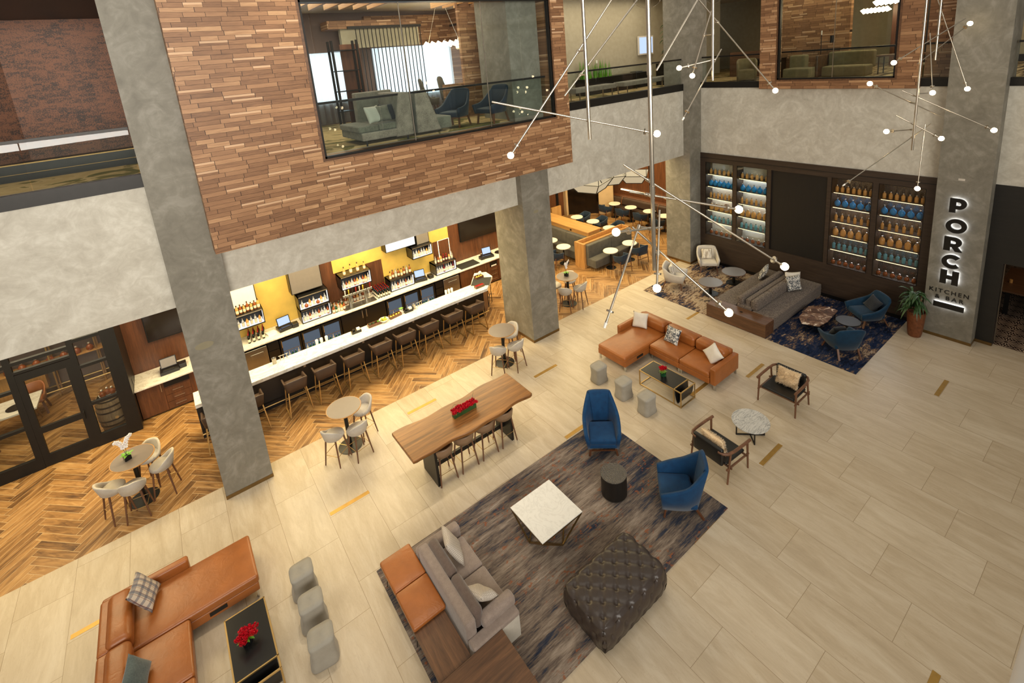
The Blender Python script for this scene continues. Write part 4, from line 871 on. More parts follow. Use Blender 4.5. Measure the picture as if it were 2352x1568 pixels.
for x, y, a, l in ((15.93, 10.2, -48, 'pale wool armchair in the corner by the bottle wall, facing the camera'), (13.97, 10.27, 24, 'pale wool armchair at the rug edge, seen from its side')):
    o = P_white.at((x, y, .014), a, l, 'pale wool armchairs'); o['category'] = 'armchair'
pillow('striped cream cushion on the corner wool armchair', (15.98, 10.27, .62), (70, 0, -48), .4, 'stripe'); pillow('striped cream cushion on the wool armchair seen from its side', (13.95, 10.36, .62), (72, 0, 24), .4, 'stripe')
bst = sym([(.36, -.38, .26, .44, -.42, .48), (.36, -.1, .24, .46, -.08, .54), (.33, .16, .24, .4, .24, .66), (.18, .32, .24, .3, .44, .86)])
P_blue = Proto(arm_chair('velvet_lounge_chair', 'velvet_dark', bst, ((-.32, -.38, .24), (.32, .3, .4)), [((sx*.27, -.22, .28), (sx*.33, -.32, 0)) for sx in (-1, 1)]+[((sx*.24, .2, .4), (sx*.27, .42, 0)) for sx in (-1, 1)], .08))
for x, y, a, l in ((13.74, 4.78, 139, 'low blue velvet chair seen from behind on the abstract rug'), (15.78, 4.88, -128, 'low blue velvet chair with dark cushion against the bottle wall')):
    o = P_blue.at((x, y, .014), a, l, 'low blue velvet chairs'); o['category'] = 'armchair'
pillow('charcoal cushion on the blue chair against the bottle wall', (15.9, 4.8, .6), (64, 20, -120), .42, 'charcoal'); pillow('charcoal cushion on the blue chair seen from behind', (13.82, 4.92, .55), (50, 0, 139), .36, 'charcoal')
t = thing('cowhide_table', 'low table with brown mottled hide top beside the brown double sofa', 'coffee table', (0, 0, .014))
MB().prism([(13.94, 5.9), (14.25, 6.12), (15.05, 6.2), (15.41, 5.78), (15.36, 5.5), (14.5, 5.44), (14.1, 5.5)], .285, .305).build('table_top', M['hide'], t)
for x, y in ((14.1, 5.85), (15.3, 5.55), (14.3, 5.52), (15.0, 6.1)): MB().rod((x, y, 0), (x, y, .285), .012).build('leg', M['black'], t)
t = thing('round_side_table', 'dark round side table between the two low blue chairs', 'side table', (14.72, 5.0, .014))
MB().lathe([(.01, .4), (.3, .4), (.3, .43), (.01, .43)], 36).build('table_top', M['ebony'], t); MB().rod((0, 0, .02), (0, 0, .4), .05, None, 14).build('pedestal', M['ebony'], t); MB().lathe([(.01, 0), (.24, 0), (.24, .02), (.01, .02)], 32).build('base', M['ebony'], t)
# leafy plant in a copper pot
def leaf(m, base, az, L, w, droop, up, n=7):
    d = Vector((math.cos(az), math.sin(az), 0)); s = Vector((-d.y, d.x, 0)); vs = []
    for i in range(n+1):
        u = i/n; p = Vector(base)+d*(L*u*(1-.25*u))+Vector((0, 0, up*u-droop*u*u)); ww = w*math.sin(PI*min(1, .08+u*.92))**.8*(1-u*.3)
        vs += [p-s*ww, p-Vector((0, 0, ww*.35)), p+s*ww]
    m.add(vs, [(i*3+k, i*3+k+1, i*3+k+4, i*3+k+3) for i in range(n) for k in (0, 1)])
t = thing('potted_plant', 'leafy green floor plant in a tall copper pot beside the sign column', 'plant', (15.93, 3.78, 0)); q = random.Random(11)
MB().lathe([(.01, 0), (.15, 0), (.17, .1), (.2, .5), (.215, .74), (.19, .74), (.18, .66), (.01, .66)], 32).build('pot', M['terra'], t)
m = MB()
for i in range(3): m.tube([(.04*i-.04, .03*(i-1), .6), (.06*(i-1), .07*(i-1), 1.0), (.1*(i-1), .1*(i-1), 1.25)], .02, 6)
m.build('stem', M['barrel'], t); m = MB()
for c in range(3):
    for i in range(26): z = .8+.5*q.random(); az = q.uniform(0, 2*PI); leaf(m, (.07*(c-1)-.05, .09*(c-1)+.05, z), az, q.uniform(.35, .62)*(1-.38*max(0, math.cos(az+.35))), q.uniform(.028, .045), q.uniform(.25, .6), q.uniform(.1, .42))
m.build('foliage', M['leaf'], t, sharp=0)
# ================================================================== SIGN ON THE COLUMN
t = thing('column_sign', 'back-lit black letters spelling PORCH on the column above the plant', 'sign', (16.25, 0, 0))
def text(name, s, size, y, z, mat, ext, x, off=0., par=None, spacing=1.):
    c = bpy.data.curves.new(name, 'FONT'); c.body = s; c.size = size; c.extrude = ext; c.offset = off; c.align_x = 'CENTER'; c.space_character = spacing; c.materials.append(M[mat])
    o = bpy.data.objects.new(name, c); C.objects.link(o); o.rotation_euler = (PI/2, 0, -PI/2); o.location = (x, y, z); o.parent = par
    dg = bpy.context.evaluated_depsgraph_get(); me = bpy.data.meshes.new_from_object(o.evaluated_get(dg)); k = o.matrix_local.copy(); bpy.data.objects.remove(o)
    n = bpy.data.objects.new(name, me); C.objects.link(n); n.parent = par; n.matrix_local = k; return n
def letter_outline(ch):
    # heavy geometric capitals in a unit box, list of (outer, holes)
    def arc(cx, cy, rx, ry, a0, a1, n=16): return [(cx+rx*math.cos(math.radians(a0+(a1-a0)*i/n)), cy+ry*math.sin(math.radians(a0+(a1-a0)*i/n))) for i in range(n+1)]
    w = .3
    if ch == 'O': return [arc(.5, .5, .56, .5, 0, 360, 40)[:-1]], [arc(.5, .5, .33, .28, 0, 360, 40)[:-1]]
    if ch == 'H': return [[(0, 0), (w, 0), (w, .39), (.66, .39), (.66, 0), (.96, 0), (.96, 1), (.66, 1), (.66, .61), (w, .61), (w, 1), (0, 1)]], []
    if ch == 'P': return [[(0, 0), (w, 0), (w, .27)]+arc(.48, .635, .4, .365, -90, 90)+[(0, 1)]], [[(w, .47)]+arc(.48, .635, .16, .165, -90, 90)+[(w, .8)]]
    if ch == 'R': return [[(0, 0), (w, 0), (w, .3), (.42, .3), (.62, 0), (.92, 0), (.67, .36)]+arc(.48, .65, .41, .35, -55, 90)+[(0, 1)]], [[(w, .49)]+arc(.48, .645, .16, .155, -90, 90)+[(w, .8)]]
    o = arc(.52, .5, .54, .5, 48, 312, 30); i = arc(.52, .5, .31, .28, 312, 48, 30); return [o+i], []
def letter(ch, y0, z0, W, Hh, x0, x1, mat, par, name, grow=0.):
    c = bpy.data.curves.new(name, 'CURVE'); c.dimensions = '2D'; c.fill_mode = 'BOTH'; c.extrude = (x1-x0)/2; c.offset = grow
    for P in sum(letter_outline(ch), []):
        s = c.splines.new('POLY'); s.points.add(len(P)-1); s.use_cyclic_u = True
        for k, (a, b) in enumerate(P): s.points[k].co = (a*W, b*Hh, 0, 1)
    o = bpy.data.objects.new(name, c); C.objects.link(o); dg = bpy.context.evaluated_depsgraph_get(); me = bpy.data.meshes.new_from_object(o.evaluated_get(dg)); bpy.data.objects.remove(o); me.materials.clear(); me.materials.append(M[mat])
    n = bpy.data.objects.new(name, me); C.objects.link(n); n.parent = par; n.rotation_euler = (PI/2, 0, -PI/2); n.location = (-(x0+x1)/2, y0, z0); return n
for ch, y0, z0, W in (('P', 3.385, 3.65, .36), ('O', 3.395, 3.1, .36), ('R', 3.41, 2.6, .38), ('C', 3.41, 2.11, .37), ('H', 3.41, 1.66, .37)):
    o = letter(ch, y0, z0, W, .36, .055, .11, 'blackm', t, 'letter', .01); letter(ch, y0, z0, W, .36, .02, .035, 'led_w', o, 'halo_light', -.004).location = (0, 0, -.055)
    o.children[0].rotation_euler = (0, 0, 0)
o = bx((-.1, 2.862, .935), (-.05, 3.5, 1.075)).build('underline_bar', M['blackm'], t); bx((-.04, 2.872, .945), (-.02, 3.49, 1.065)).build('halo_light', M['led_w'], o)
t = thing('small_sign', 'small black lettering KITCHEN & BAR on the column under the lit letters', 'sign', (16.25, 0, 0))
text('lettering', 'KITCHEN', .16, 3.22, 1.32, 'blackm', .004, -.005, .002, t, 1.35); text('lettering', '& BAR', .16, 3.2, 1.14, 'blackm', .004, -.005, .002, t, 1.5)
tag(bx((16.244, 3.17, 4.48), (16.25, 3.3, 4.535)).build('wall_plate', M['whitefab']), 'small blank grey plate high on the sign column', 'plate')
# ================================================================== BOTTLES
def bottle(name, kind):
    m = MB(); n = 12
    def seg(mi, prof): m.mi = mi; m.lathe(prof, n)
    if kind == 'globe': mats = [M['blueg'], M['silvercap']]; seg(0, [(.03, 0), (.05, .01), (.08, .05), (.09, .1), (.08, .15), (.05, .19), (.02, .21), (.02, .25)]); seg(1, [(.024, .25), (.024, .28), (.01, .28)])
    elif kind == 'round': mats = [M['amber'], M['silvercap']]; seg(0, [(.045, 0), (.05, .01), (.05, .12), (.045, .15), (.02, .17), (.018, .19)]); seg(1, [(.02, .19), (.024, .2), (.02, .215)])
    elif kind == 'slim': mats = [M['amber'], M['silvercap']]; seg(0, [(.038, 0), (.042, .01), (.042, .15), (.036, .17), (.016, .19), (.015, .22)]); seg(1, [(.02, .22), (.022, .255), (.01, .256)])
    elif kind == 'jug': mats = [M['amber'], M['silvercap']]; seg(0, [(.07, 0), (.078, .015), (.08, .12), (.07, .17), (.04, .21), (.022, .225), (.022, .25)]); seg(1, [(.026, .25), (.026, .27), (.01, .272)]); m.tube([(.022, 0, .24), (.06, 0, .23), (.065, 0, .19)], .008, 6)
    elif kind == 'tealb': mats = [M['teal'], M['cap']]; seg(0, [(.042, 0), (.046, .01), (.05, .13), (.046, .165), (.02, .185), (.018, .21)]); seg(1, [(.022, .21), (.024, .235), (.01, .236)])
    elif kind == 'decanter': mats = [M['rust'], M['silvercap']]; seg(0, [(.045, 0), (.06, .02), (.06, .07), (.04, .1), (.018, .115), (.018, .13)]); seg(1, [(.022, .13), (.026, .15), (.01, .165)])
    elif kind == 'wine': mats = [M['wineg'], M['label'], M['redcap']]; seg(0, [(.034, 0), (.037, .01), (.037, .18), (.03, .21), (.015, .235), (.014, .3)]); seg(1, [(.0378, .05), (.0378, .13)]); seg(2, [(.0155, .255), (.0155, .302), (.005, .303)])
    elif kind == 'whisky': mats = [M['amber'], M['label'], M['cap']]; seg(0, [(.038, 0), (.042, .01), (.042, .16), (.034, .19), (.016, .21), (.015, .245)]); seg(1, [(.0428, .03), (.0428, .12)]); seg(2, [(.018, .245), (.018, .28), (.005, .282)])
    elif kind == 'dark': mats = [M['rust'], M['label'], M['cap']]; seg(0, [(.036, 0), (.04, .01), (.04, .17), (.033, .2), (.016, .225), (.015, .26)]); seg(1, [(.0408, .04), (.0408, .13)]); seg(2, [(.018, .26), (.018, .295), (.005, .297)])
    elif kind == 'clearb': mats = [M['clear'], M['label'], M['silvercap']]; seg(0, [(.034, 0), (.038, .01), (.038, .18), (.03, .21), (.015, .235), (.014, .265)]); seg(1, [(.0388, .04), (.0388, .14)]); seg(2, [(.017, .265), (.017, .295), (.005, .297)])
    elif kind == 'red': mats = [M['redg'], M['label'], M['redcap']]; seg(0, [(.036, 0), (.04, .01), (.04, .15), (.03, .19), (.016, .22), (.015, .25)]); seg(1, [(.0408, .04), (.0408, .12)]); seg(2, [(.018, .25), (.018, .29), (.005, .292)])
    elif kind == 'green': mats = [M['greeng'], M['label'], M['silvercap']]; seg(0, [(.032, 0), (.035, .01), (.035, .15), (.028, .18), (.014, .21), (.013, .24)]); seg(1, [(.0358, .04), (.0358, .11)]); seg(2, [(.016, .24), (.016, .255), (.005, .256)])
    return m.build(name, mats, None, sharp=50)
BP = {}
def bot(kind, x, y, z, label, group, s=1.):
    if kind not in BP: BP[kind] = Proto(bottle('bottle', kind))
    o = BP[kind].at((x, y, z), random.uniform(0, 360), label, group); o['category'] = 'bottle'; o.scale = (s, s, s)
SH = (3.57, 3.09, 2.62, 2.14, 1.68, 1.17)
caseN = ('case by the corner column', 'case left of the dark panel', 'case right of the dark panel', 'case beside the sign column')
rowN = ('top shelf', 'second shelf', 'third shelf', 'fourth shelf', 'fifth shelf', 'bottom shelf')
kindsN = (('round', 'small amber bottle', (6, 6, 7, 7)), ('globe', 'round blue bottle', (6, 5, 5, 5)), ('slim', 'slim amber bottle', (7, 6, 6, 6)), ('jug', 'wide amber jug bottle', (5, 5, 5, 5)), ('tealb', 'teal bottle with cork', (6, 6, 7, 7)), ('decanter', 'squat dark amber decanter', (5, 5, 6, 6)))
for c, (y1, y0) in enumerate(((10.71, 9.63), (9.46, 8.38), (6.35, 5.27), (5.1, 4.02))):
    t = thing('display_case', ['back-lit bottle case nearest the corner column', 'back-lit bottle case just left of the dark centre panel', 'back-lit bottle case just right of the dark centre panel', 'back-lit bottle case beside the sign column'][c], 'display case', (16.6, 0, 0), 0, 'back-lit bottle cases')
    bx((.44, y0, 1.17), (.46, y1, 4.04)).build('back_panel', M['greyback' if c > 1 else 'whitewall'], t)  # white back of the left cases: bright mirror reflection put into the colour
    for z in SH[:5]:
        s = bx((.06, y0, z-.022), (.44, y1, z)).build('shelf', M['darkwood'], t); bx((.045, y0+.05, z-.016), (.06, y1-.05, z-.002)).build('led_strip', M['led_s'], s); bx((.38, y0+.02, z-.032), (.43, y1-.02, z-.022)).build('led_strip', M['caseb'], s)
    f = MB()
    for a, b in (((-.006, y0-.012, 1.158), (.02, y0, 4.05)), ((-.006, y1, 1.158), (.02, y1+.012, 4.05)), ((-.006, y0, 1.158), (.02, y1, 1.17)), ((-.006, y0, 4.04), (.02, y1, 4.052))): f.box(a, b)
    f.build('door_frame', M['bronze'], t)
    bx((.008, y0, 1.17), (.012, y1, 4.04)).build('mesh_guard' if c > 1 else 'glass_door', M['mesh' if c > 1 else 'pane'], t)
    if c < 4: bx((.43, y0+.3, 1.5 if c > 1 else 1.3), (.437, y1-.12, 1.62)).build('note_card', M['paper'], t)
    for k, (kd, nm, cnt) in enumerate(kindsN):
        n = cnt[c]
        for i in range(n):
            bot(kd, 16.8+random.uniform(-.01, .01), y0+(y1-y0)*(i+.55)/(n+.1), SH[k], '%s on the %s of the %s' % (nm, rowN[k], caseN[c]), '%ss, %s of case %s' % (nm, rowN[k], ('one', 'two', 'three', 'four')[c]))
# ================================================================== BAR
t = thing('bar_counter', 'long bar counter with white marble top and black front facing the stools', 'bar counter')
MB().prism([(-.5, 13.3), (7.95, 13.3), (8.62, 13.98), (8.66, 14.45), (8.3, 14.68), (7.9, 14.2), (7.7, 13.95), (-.5, 13.95)], .975, 1.07).build('marble_top', M['marble'], t, bevel=.006)
bx((-.5, 13.52, 0), (7.9, 13.9, .975)).build('front_panel', M['blackm'], t); MB().prism([(7.9, 13.55), (8.35, 14.0), (8.4, 14.4), (8.2, 14.5), (7.9, 14.1)], 0, .975).build('end_panel', M['walnutz'], t)
MB().rod((-.5, 13.42, .17), (8.0, 13.42, .17), .02, None, 10).build('foot_rail', M['brass'], t)
m = MB()
for x in (.3, 1.9, 3.5, 5.1, 6.7, 7.9): m = MB().bar((x, 13.42, .17), (x, 13.53, .17), .02); m.build('rail_bracket', M['brass'], t)
for x in (.72, 2.05, 3.7, 5.3, 6.9): bx((x-.03, 13.512, .8), (x+.03, 13.522, .88)).build('power_socket', M['steel'], t)
bx((-.4, 13.92, .9), (7.7, 14.0, .965)).build('speed_rail', M['steel'], t)
f = MB(); P = [(8.05, 13.62), (8.35, 13.9)]
f.tube([(8.12, 13.6, .86), (8.42, 13.85, .86), (8.42, 13.85, .2), (8.12, 13.6, .2)], .012, 6, True).tube([(8.12, 13.6, .55), (8.42, 13.85, .55)], .01, 6).tube([(8.12, 13.6, .86), (8.27, 13.72, .55), (8.12, 13.6, .2)], .01, 6); f.build('wire_rack', M['black'], t)
t = thing('back_counter', 'long white counter under the bottles behind the bar', 'counter')
bx((-.28, 15.4, .93), (10.45, 16.28, .97)).build('marble_top', M['marble'], t, bevel=.004); bx((-.28, 15.62, 0), (8.12, 16.28, .93)).build('plinth', M['blackm'], t)
t = thing('steel_freezer', None, None)
bx((0, 0, .08), (.66, .2, .86)).build('body', M['steel'], t, bevel=.01); bx((.2, -.012, .55), (.55, .0, .72)).build('hatch', M['steel'], t, bevel=.01); bx((.02, .0, 0), (.64, .2, .08)).build('kick_plate', M['black'], t)
P_fr = Proto(t); P_fr.at((.78, 15.42, 0), 0, 'stainless steel ice machine under the back counter next to the left pillar', 'steel ice machines')['category'] = 'ice machine'; P_fr.at((7.4, 15.42, 0), 0, 'stainless steel ice machine under the back counter towards its far end', 'steel ice machines')['category'] = 'ice machine'
def fridge():
    t = thing('bottle_fridge', None, None)
    bx((0, .03, .06), (.6, .2, .88)).build('body', M['blackm'], t); bx((.06, .015, .16), (.54, .032, .8)).build('lit_interior', M['fridge'], t)
    f = MB()
    for a, b in (((0, 0, .08), (.06, .03, .88)), ((.54, 0, .08), (.6, .03, .88)), ((.06, 0, .08), (.54, .03, .16)), ((.06, 0, .8), (.54, .03, .88))): f.box(a, b)
    d = f.build('door', M['blackm'], t); bx((.04, -.03, .62), (.06, -.01, .84)).build('handle', M['brass'], d)
    bx((.06, .005, .46), (.54, .014, .475)).build('shelf', M['steel'], t); return t
P_frg = Proto(fridge())
for i, x in enumerate((1.79, 2.41, 3.03, 5.18, 5.8, 6.42)):
    o = P_frg.at((x, 15.4, 0), 0, 'glass door bottle fridge, %s under the back bar' % ('leftmost', 'second from the left', 'third from the left', 'fourth, right of the black cupboards', 'second from the right', 'rightmost')[i], 'bottle fridges under the back bar'); o['category'] = 'fridge'
    for k in range(5): bot(('green', 'clearb', 'green')[(i+k) % 3], x+.12+.09*k, 15.412, .17+.01, 'bottle standing inside the %s bottle fridge, lower shelf' % ('leftmost', 'second', 'third', 'fourth', 'fifth', 'rightmost')[i], 'bottles in the %s fridge' % ('leftmost', 'second', 'third', 'fourth', 'fifth', 'rightmost')[i], .85)
t = thing('bar_cupboard', 'black double door cupboard in the middle under the back counter', 'cupboard', (3.66, 15.42, 0))
for x in (.01, .755): d = bx((x, 0, .08), (x+.735, .03, .9)).build('door', M['blackm'], t); bx((x+(.66 if x < .5 else .05), -.03, .6), (x+(.69 if x < .5 else .08), 0, .86)).build('handle', M['steel'], d)
bx((0, .03, .02), (1.5, .2, .92)).build('body', M['blackm'], t)
for x, l in ((1.46, 'black drawer unit between ice machine and leftmost fridge'), (7.06, 'black drawer unit between rightmost fridge and far ice machine')):
    t = thing('drawer_unit', l, 'drawers', (x, 15.42, 0)); bx((0, .03, .02), (.31, .2, .92)).build('body', M['blackm'], t)
    for z in (.1, .38, .64): bx((.01, 0, z), (.3, .03, z+.24)).build('drawer', M['blackm'], t)
def pull(p, a, b): MB().bar(a, b, .014).build('handle', M['nickel'], p)
t = thing('wood_cabinet', 'walnut cabinet with drawers and printer niche at the far end of the bar', 'cabinet', (8.12, 15.44, 0))
bx((0, .02, .05), (2.3, .2, .93)).build('body', M['walnutz'], t); bx((1.36, .0, .68), (1.68, .022, .86)).build('niche', M['black'], t); bx((1.4, -.01, .69), (1.64, .02, .74)).build('paper_stack', M['paper'], t)
for x0, x1 in ((.01, .66), (.67, 1.18), (1.72, 2.29)): d = bx((x0, 0, .07), (x1, .02, .91)).build('door', M['walnutz'], t); pull(d, (x1-.05 if x0 < 1 else x0+.05, -.02, .62), (x1-.05 if x0 < 1 else x0+.05, -.02, .84))
for z in (.07, .27, .47): d = bx((1.2, 0, z), (1.7, .02, z+.19)).build('drawer', M['walnutz'], t); pull(d, (1.38, -.02, z+.1), (1.62, -.02, z+.1))
t = thing('wood_cabinet', 'walnut service cabinet with marble top beside the glass door at left', 'cabinet', (-1.72, 15.45, 0))
bx((0, .02, .04), (1.42, .83, .93)).build('body', M['walnutz'], t); bx((-.005, -.13, .93), (1.42, .83, .97)).build('marble_top', M['marble'], t, bevel=.004); bx((.6, -.005, .72), (1.18, .03, .88)).build('niche', M['black'], t)
d = bx((.01, 0, .06), (.58, .02, .91)).build('door', M['walnutz'], t); pull(d, (.53, -.02, .64), (.53, -.02, .86))
for z in (.06, .27, .48): d = bx((.6, 0, z), (1.18, .02, z+.2)).build('drawer', M['walnutz'], t); pull(d, (.76, -.02, z+.1), (1.0, -.02, z+.1))
tag(bx((-1.725, 15.6, 1.05), (-1.715, 15.7, 1.18)).build('wall_switch', M['steel']), 'steel switch plate beside the marble service counter at left', 'switch')
# televisions
for x0, x1, z0, z1, l in ((-1.25, -.1, 1.78, 2.75, 'large dark television above the service counter at left'), (8.72, 10.5, 1.73, 2.78, 'large dark television on the walnut wall at the far end of the bar')):
    t = thing('wall_television', l, 'television', (x0, 16.2, z0)); bx((0, 0, 0), (x1-x0, .09, z1-z0)).build('casing', M['black'], t, bevel=.008); bx((.03, -.004, .03), (x1-x0-.03, .0, z1-z0-.03)).build('screen', M['screen'], t)
def screen_box(x0, x1, z0, z1, l, mat):
    t = thing('hanging_screen', l, 'screen', (x0, 15.85, z0)); f = MB()
    bx((0, .0, 0), (x1-x0, .4, z1-z0)).build('casing', M['bronze'], t); bx((.02, -.006, .02), (x1-x0-.02, .0, z1-z0-.02)).build('screen_face', M[mat], t)
screen_box(2.45, 3.4, 1.95, 2.75, 'grey blank screen box above the two-tier bottle shelf', 'silver'); screen_box(.5, 1.5, 2.1, 2.8, 'white blank screen box above the leftmost bottle shelf', 'ceramic')
screen_box(5.6, 6.72, 2.36, 2.9, 'bright white light box hanging high behind the middle of the bar', 'casew'); screen_box(6.76, 7.26, 2.3, 2.9, 'grey blank screen box above the small high bottle shelf', 'silver')
# lit bottle shelves
def shelf(l, x0, x1, tiers, leg=False):
    t = thing('bottle_shelf', l, 'shelf', (x0, 15.7, tiers[0][0]), 0, 'lit bottle shelves behind the bar'); W = x1-x0; zb = tiers[0][0]
    for z0, z1 in tiers:
        f = MB(); a, b = z0-zb, z1-zb
        f.box((0, 0, a), (W, .5, a+.025)).box((0, 0, b-.05), (W, .5, b)).box((0, 0, a), (.02, .5, b)).box((W-.02, 0, a), (W, .5, b)).box((0, .46, a), (W, .5, b)); c = f.build('casing', M['blackm'], t)
        bx((.02, -.004, b-.04), (W-.02, .0, b-.012)).build('front_trim', M['nickel'], c); bx((.03, .02, a+.025), (W-.03, .44, a+.03)).build('lit_base', M['casew'], c); bx((W-.03, .02, a+.03), (W-.022, .1, b-.05)).build('light_strip', M['casew'], c)
    return t
def fill(kinds, x0, x1, y, z, n, nm, where, grp, s=1.):
    for i in range(n): k = kinds[i % len(kinds)]; bot(k, x0+(x1-x0)*(i+.5)/n, y+random.uniform(-.015, .015), z, '%s %s' % (nm, where), grp, s*random.uniform(.9, 1.06))
shelf('lowest part lit bottle shelf next to the left pillar', .55, 1.58, [(1.46, 1.92)]); fill(('dark', 'whisky'), .6, 1.55, 15.84, 1.92, 10, 'whisky bottle', 'on top of the leftmost lit shelf', 'bottles on top of the leftmost shelf'); fill(('clearb', 'whisky', 'clearb'), .62, 1.52, 15.8, 1.49, 8, 'spirit bottle', 'inside the leftmost lit shelf', 'bottles inside the leftmost shelf', .95)
shelf('two-tier lit bottle shelf standing beside the order screen at left', 2.57, 3.48, [(.97, 1.42), (1.42, 1.88)]); fill(('clearb', 'decanter', 'whisky'), 2.62, 3.44, 15.8, 1.45, 7, 'spirit bottle', 'in the upper tier of the two-tier shelf', 'bottles, upper tier of the two-tier shelf'); fill(('clearb', 'clearb', 'dark'), 2.62, 3.44, 15.8, 1.0, 9, 'spirit bottle', 'in the lower tier of the two-tier shelf', 'bottles, lower tier of the two-tier shelf')
shelf('wide lit bottle shelf hanging above the beer taps', 3.92, 4.93, [(1.6, 2.07)]); fill(('whisky', 'whisky'), 4.0, 4.9, 15.85, 2.07, 4, 'single bottle', 'on top of the shelf above the beer taps', 'four bottles above the beer taps', 1.05); fill(('clearb', 'dark', 'whisky'), 3.97, 4.9, 15.8, 1.63, 10, 'spirit bottle', 'inside the shelf above the beer taps', 'bottles inside the shelf above the taps', .98)
shelf('lit bottle shelf on the counter beside the middle order screen', 5.53, 6.43, [(.97, 1.4)]); fill(('whisky', 'dark', 'clearb', 'dark'), 5.57, 6.41, 15.85, 1.4, 8, 'liquor bottle', 'on top of the shelf beside the middle order screen', 'bottles on top of the middle shelf'); fill(('clearb', 'clearb', 'dark'), 5.58, 6.4, 15.8, 1.0, 8, 'spirit bottle', 'inside the shelf beside the middle order screen', 'bottles inside the middle shelf')
shelf('small lit bottle shelf mounted high on the gold wall', 6.48, 7.27, [(1.87, 2.3)]); fill(('clearb', 'clearb', 'whisky'), 6.53, 7.24, 15.8, 1.9, 7, 'spirit bottle', 'inside the small high shelf on the gold wall', 'bottles in the small high shelf')
shelf('lit bottle shelf at the far end of the back counter', 7.3, 8.16, [(.97, 1.39)]); fill(('clearb', 'dark', 'whisky', 'red', 'red', 'whisky'), 7.34, 8.14, 15.85, 1.39, 7, 'liquor bottle', 'on top of the far end shelf of the bar', 'bottles on top of the far shelf'); fill(('clearb', 'clearb', 'clearb', 'red'), 7.35, 8.12, 15.8, 1.0, 8, 'spirit bottle', 'inside the far end shelf of the bar', 'bottles inside the far shelf')
for i in range(4):
    for j in range(4): bot('wine', 1.06+.13*i+.02*j, 15.72+.11*j, .97, 'wine bottle in the block under the leftmost lit shelf', 'wine bottles under the leftmost shelf')
for i in range(5):
    for j in range(5): bot('wine', 5.04+.095*i, 15.62+.12*j, .97, 'wine bottle in the block right of the beer taps', 'wine bottles right of the taps')
for i in range(5):
    for j in range(3): bot(('dark', 'green', 'clearb', 'whisky')[(i+j) % 4], 3.55+.085*i, 15.7+.12*j, .97, 'liquor bottle in the cluster left of the beer taps', 'liquor bottles left of the taps')
for i in range(9): bot(('dark', 'whisky', 'clearb')[i % 3], 4.05+.1*i, 16.02, .97, 'liquor bottle standing behind the beer taps', 'bottles behind the beer taps')
t = thing('beer_tap', 'chrome beer tap tower with two columns and coloured handles', 'beer tap', (4.4, 15.78, .97))
for x in (-.27, .27): MB().rod((x, 0, 0), (x, 0, .36), .055, None, 18).build('column', M['steel'], t)
MB().rod((-.48, 0, .4), (.5, 0, .4), .05, None, 16).build('manifold', M['steel'], t)
for i in range(8): x = -.42+.12*i; h = MB().rod((x, -.05, .4), (x, -.1, .44), .012).rod((x, -.1, .36), (x, -.1, .46), .012).build('tap', M['steel'], t); MB().rod((x, -.1, .46), (x, -.13, .64), .012, .02, 8).build('handle', M[('ceramic', 'lemon', 'blackm', 'redcap')[i % 4]], h)
bx((-.55, -.25, 0), (.55, .1, .012)).build('drip_tray', M['steel'], t)
# order screens and small counter things
def pos(x, y, z, rz, l, lit=True):
    t = thing('order_screen', l, 'computer', (x, y, z), rz)
    bx((-.22, -.18, 0), (.22, .2, .09)).build('cash_drawer', M['blackm'], t, bevel=.006); s = MB(); s.T = Matrix.Translation((0, .02, .11)) @ Matrix.Rotation(math.radians(-18), 4, 'X'); s.box((-.19, 0, 0), (.19, .03, .27)); o = s.build('monitor', M['black'], t, bevel=.006)
    s = MB(); s.T = Matrix.Translation((0, .02, .11)) @ Matrix.Rotation(math.radians(-18), 4, 'X'); s.box((-.17, -.003, .02), (.17, .0, .25)); s.build('screen', M['pos' if lit else 'silver'], o)
    bx((-.15, -.16, .09), (.1, -.06, .11)).build('keyboard', M['blackm'], t)
pos(2.09, 15.86, .97, 8, 'lit order screen between the leftmost shelf and the two-tier shelf'); pos(6.72, 15.86, .97, -12, 'lit order screen right of the middle bottle shelf'); pos(9.62, 15.82, .97, -10, 'lit order screen under the television at the far end'); pos(-.92, 15.8, .97, 0, 'order screen with dull display on the service counter at left', False)
def small(name, l, cat, mb, mat, loc, rz=0, grp=None): o = mb.build(name, M[mat] if isinstance(mat, str) else mat, None); place(o, loc, rz); return tag(o, l, cat, grp)
for x, y, l in ((2.36, 15.76, 'receipt printer beside the left order screen behind the bar'), (7.08, 15.76, 'receipt printer beside the middle order screen'), (-.62, 15.8, 'receipt printer beside the order screen on the left service counter'), (9.33, 15.76, 'black card box beside the far order screen')):
    small('receipt_printer', l, 'printer', MB().rb((-.09, -.11, 0), (.09, .11, .13), .02), 'blackm', (x, y, .97))
small('paper_pile', 'pile of white menus beside the left order screen', 'papers', bx((-.13, -.12, 0), (.13, .12, .05)), 'paper', (1.68, 15.84, .97), 12); small('service_mat', 'black patterned mat on the back counter right of the bottle shelves', 'mat', bx((-.42, -.26, 0), (.42, .28, .006)), 'chalk', (8.66, 15.75, .97)); small('round_tray', 'round black tray at the far end of the back counter', 'tray', MB().lathe([(.01, 0), (.16, 0), (.18, .02), (.165, .02), (.01, .008)], 28), 'blackm', (10.2, 15.84, .97))
small('bar_mat', 'patterned black mat lying on the end of the bar counter', 'mat', bx((-.32, -.32, 0), (.32, .32, .005)), 'chalk', (8.1, 13.9, 1.07), 49)
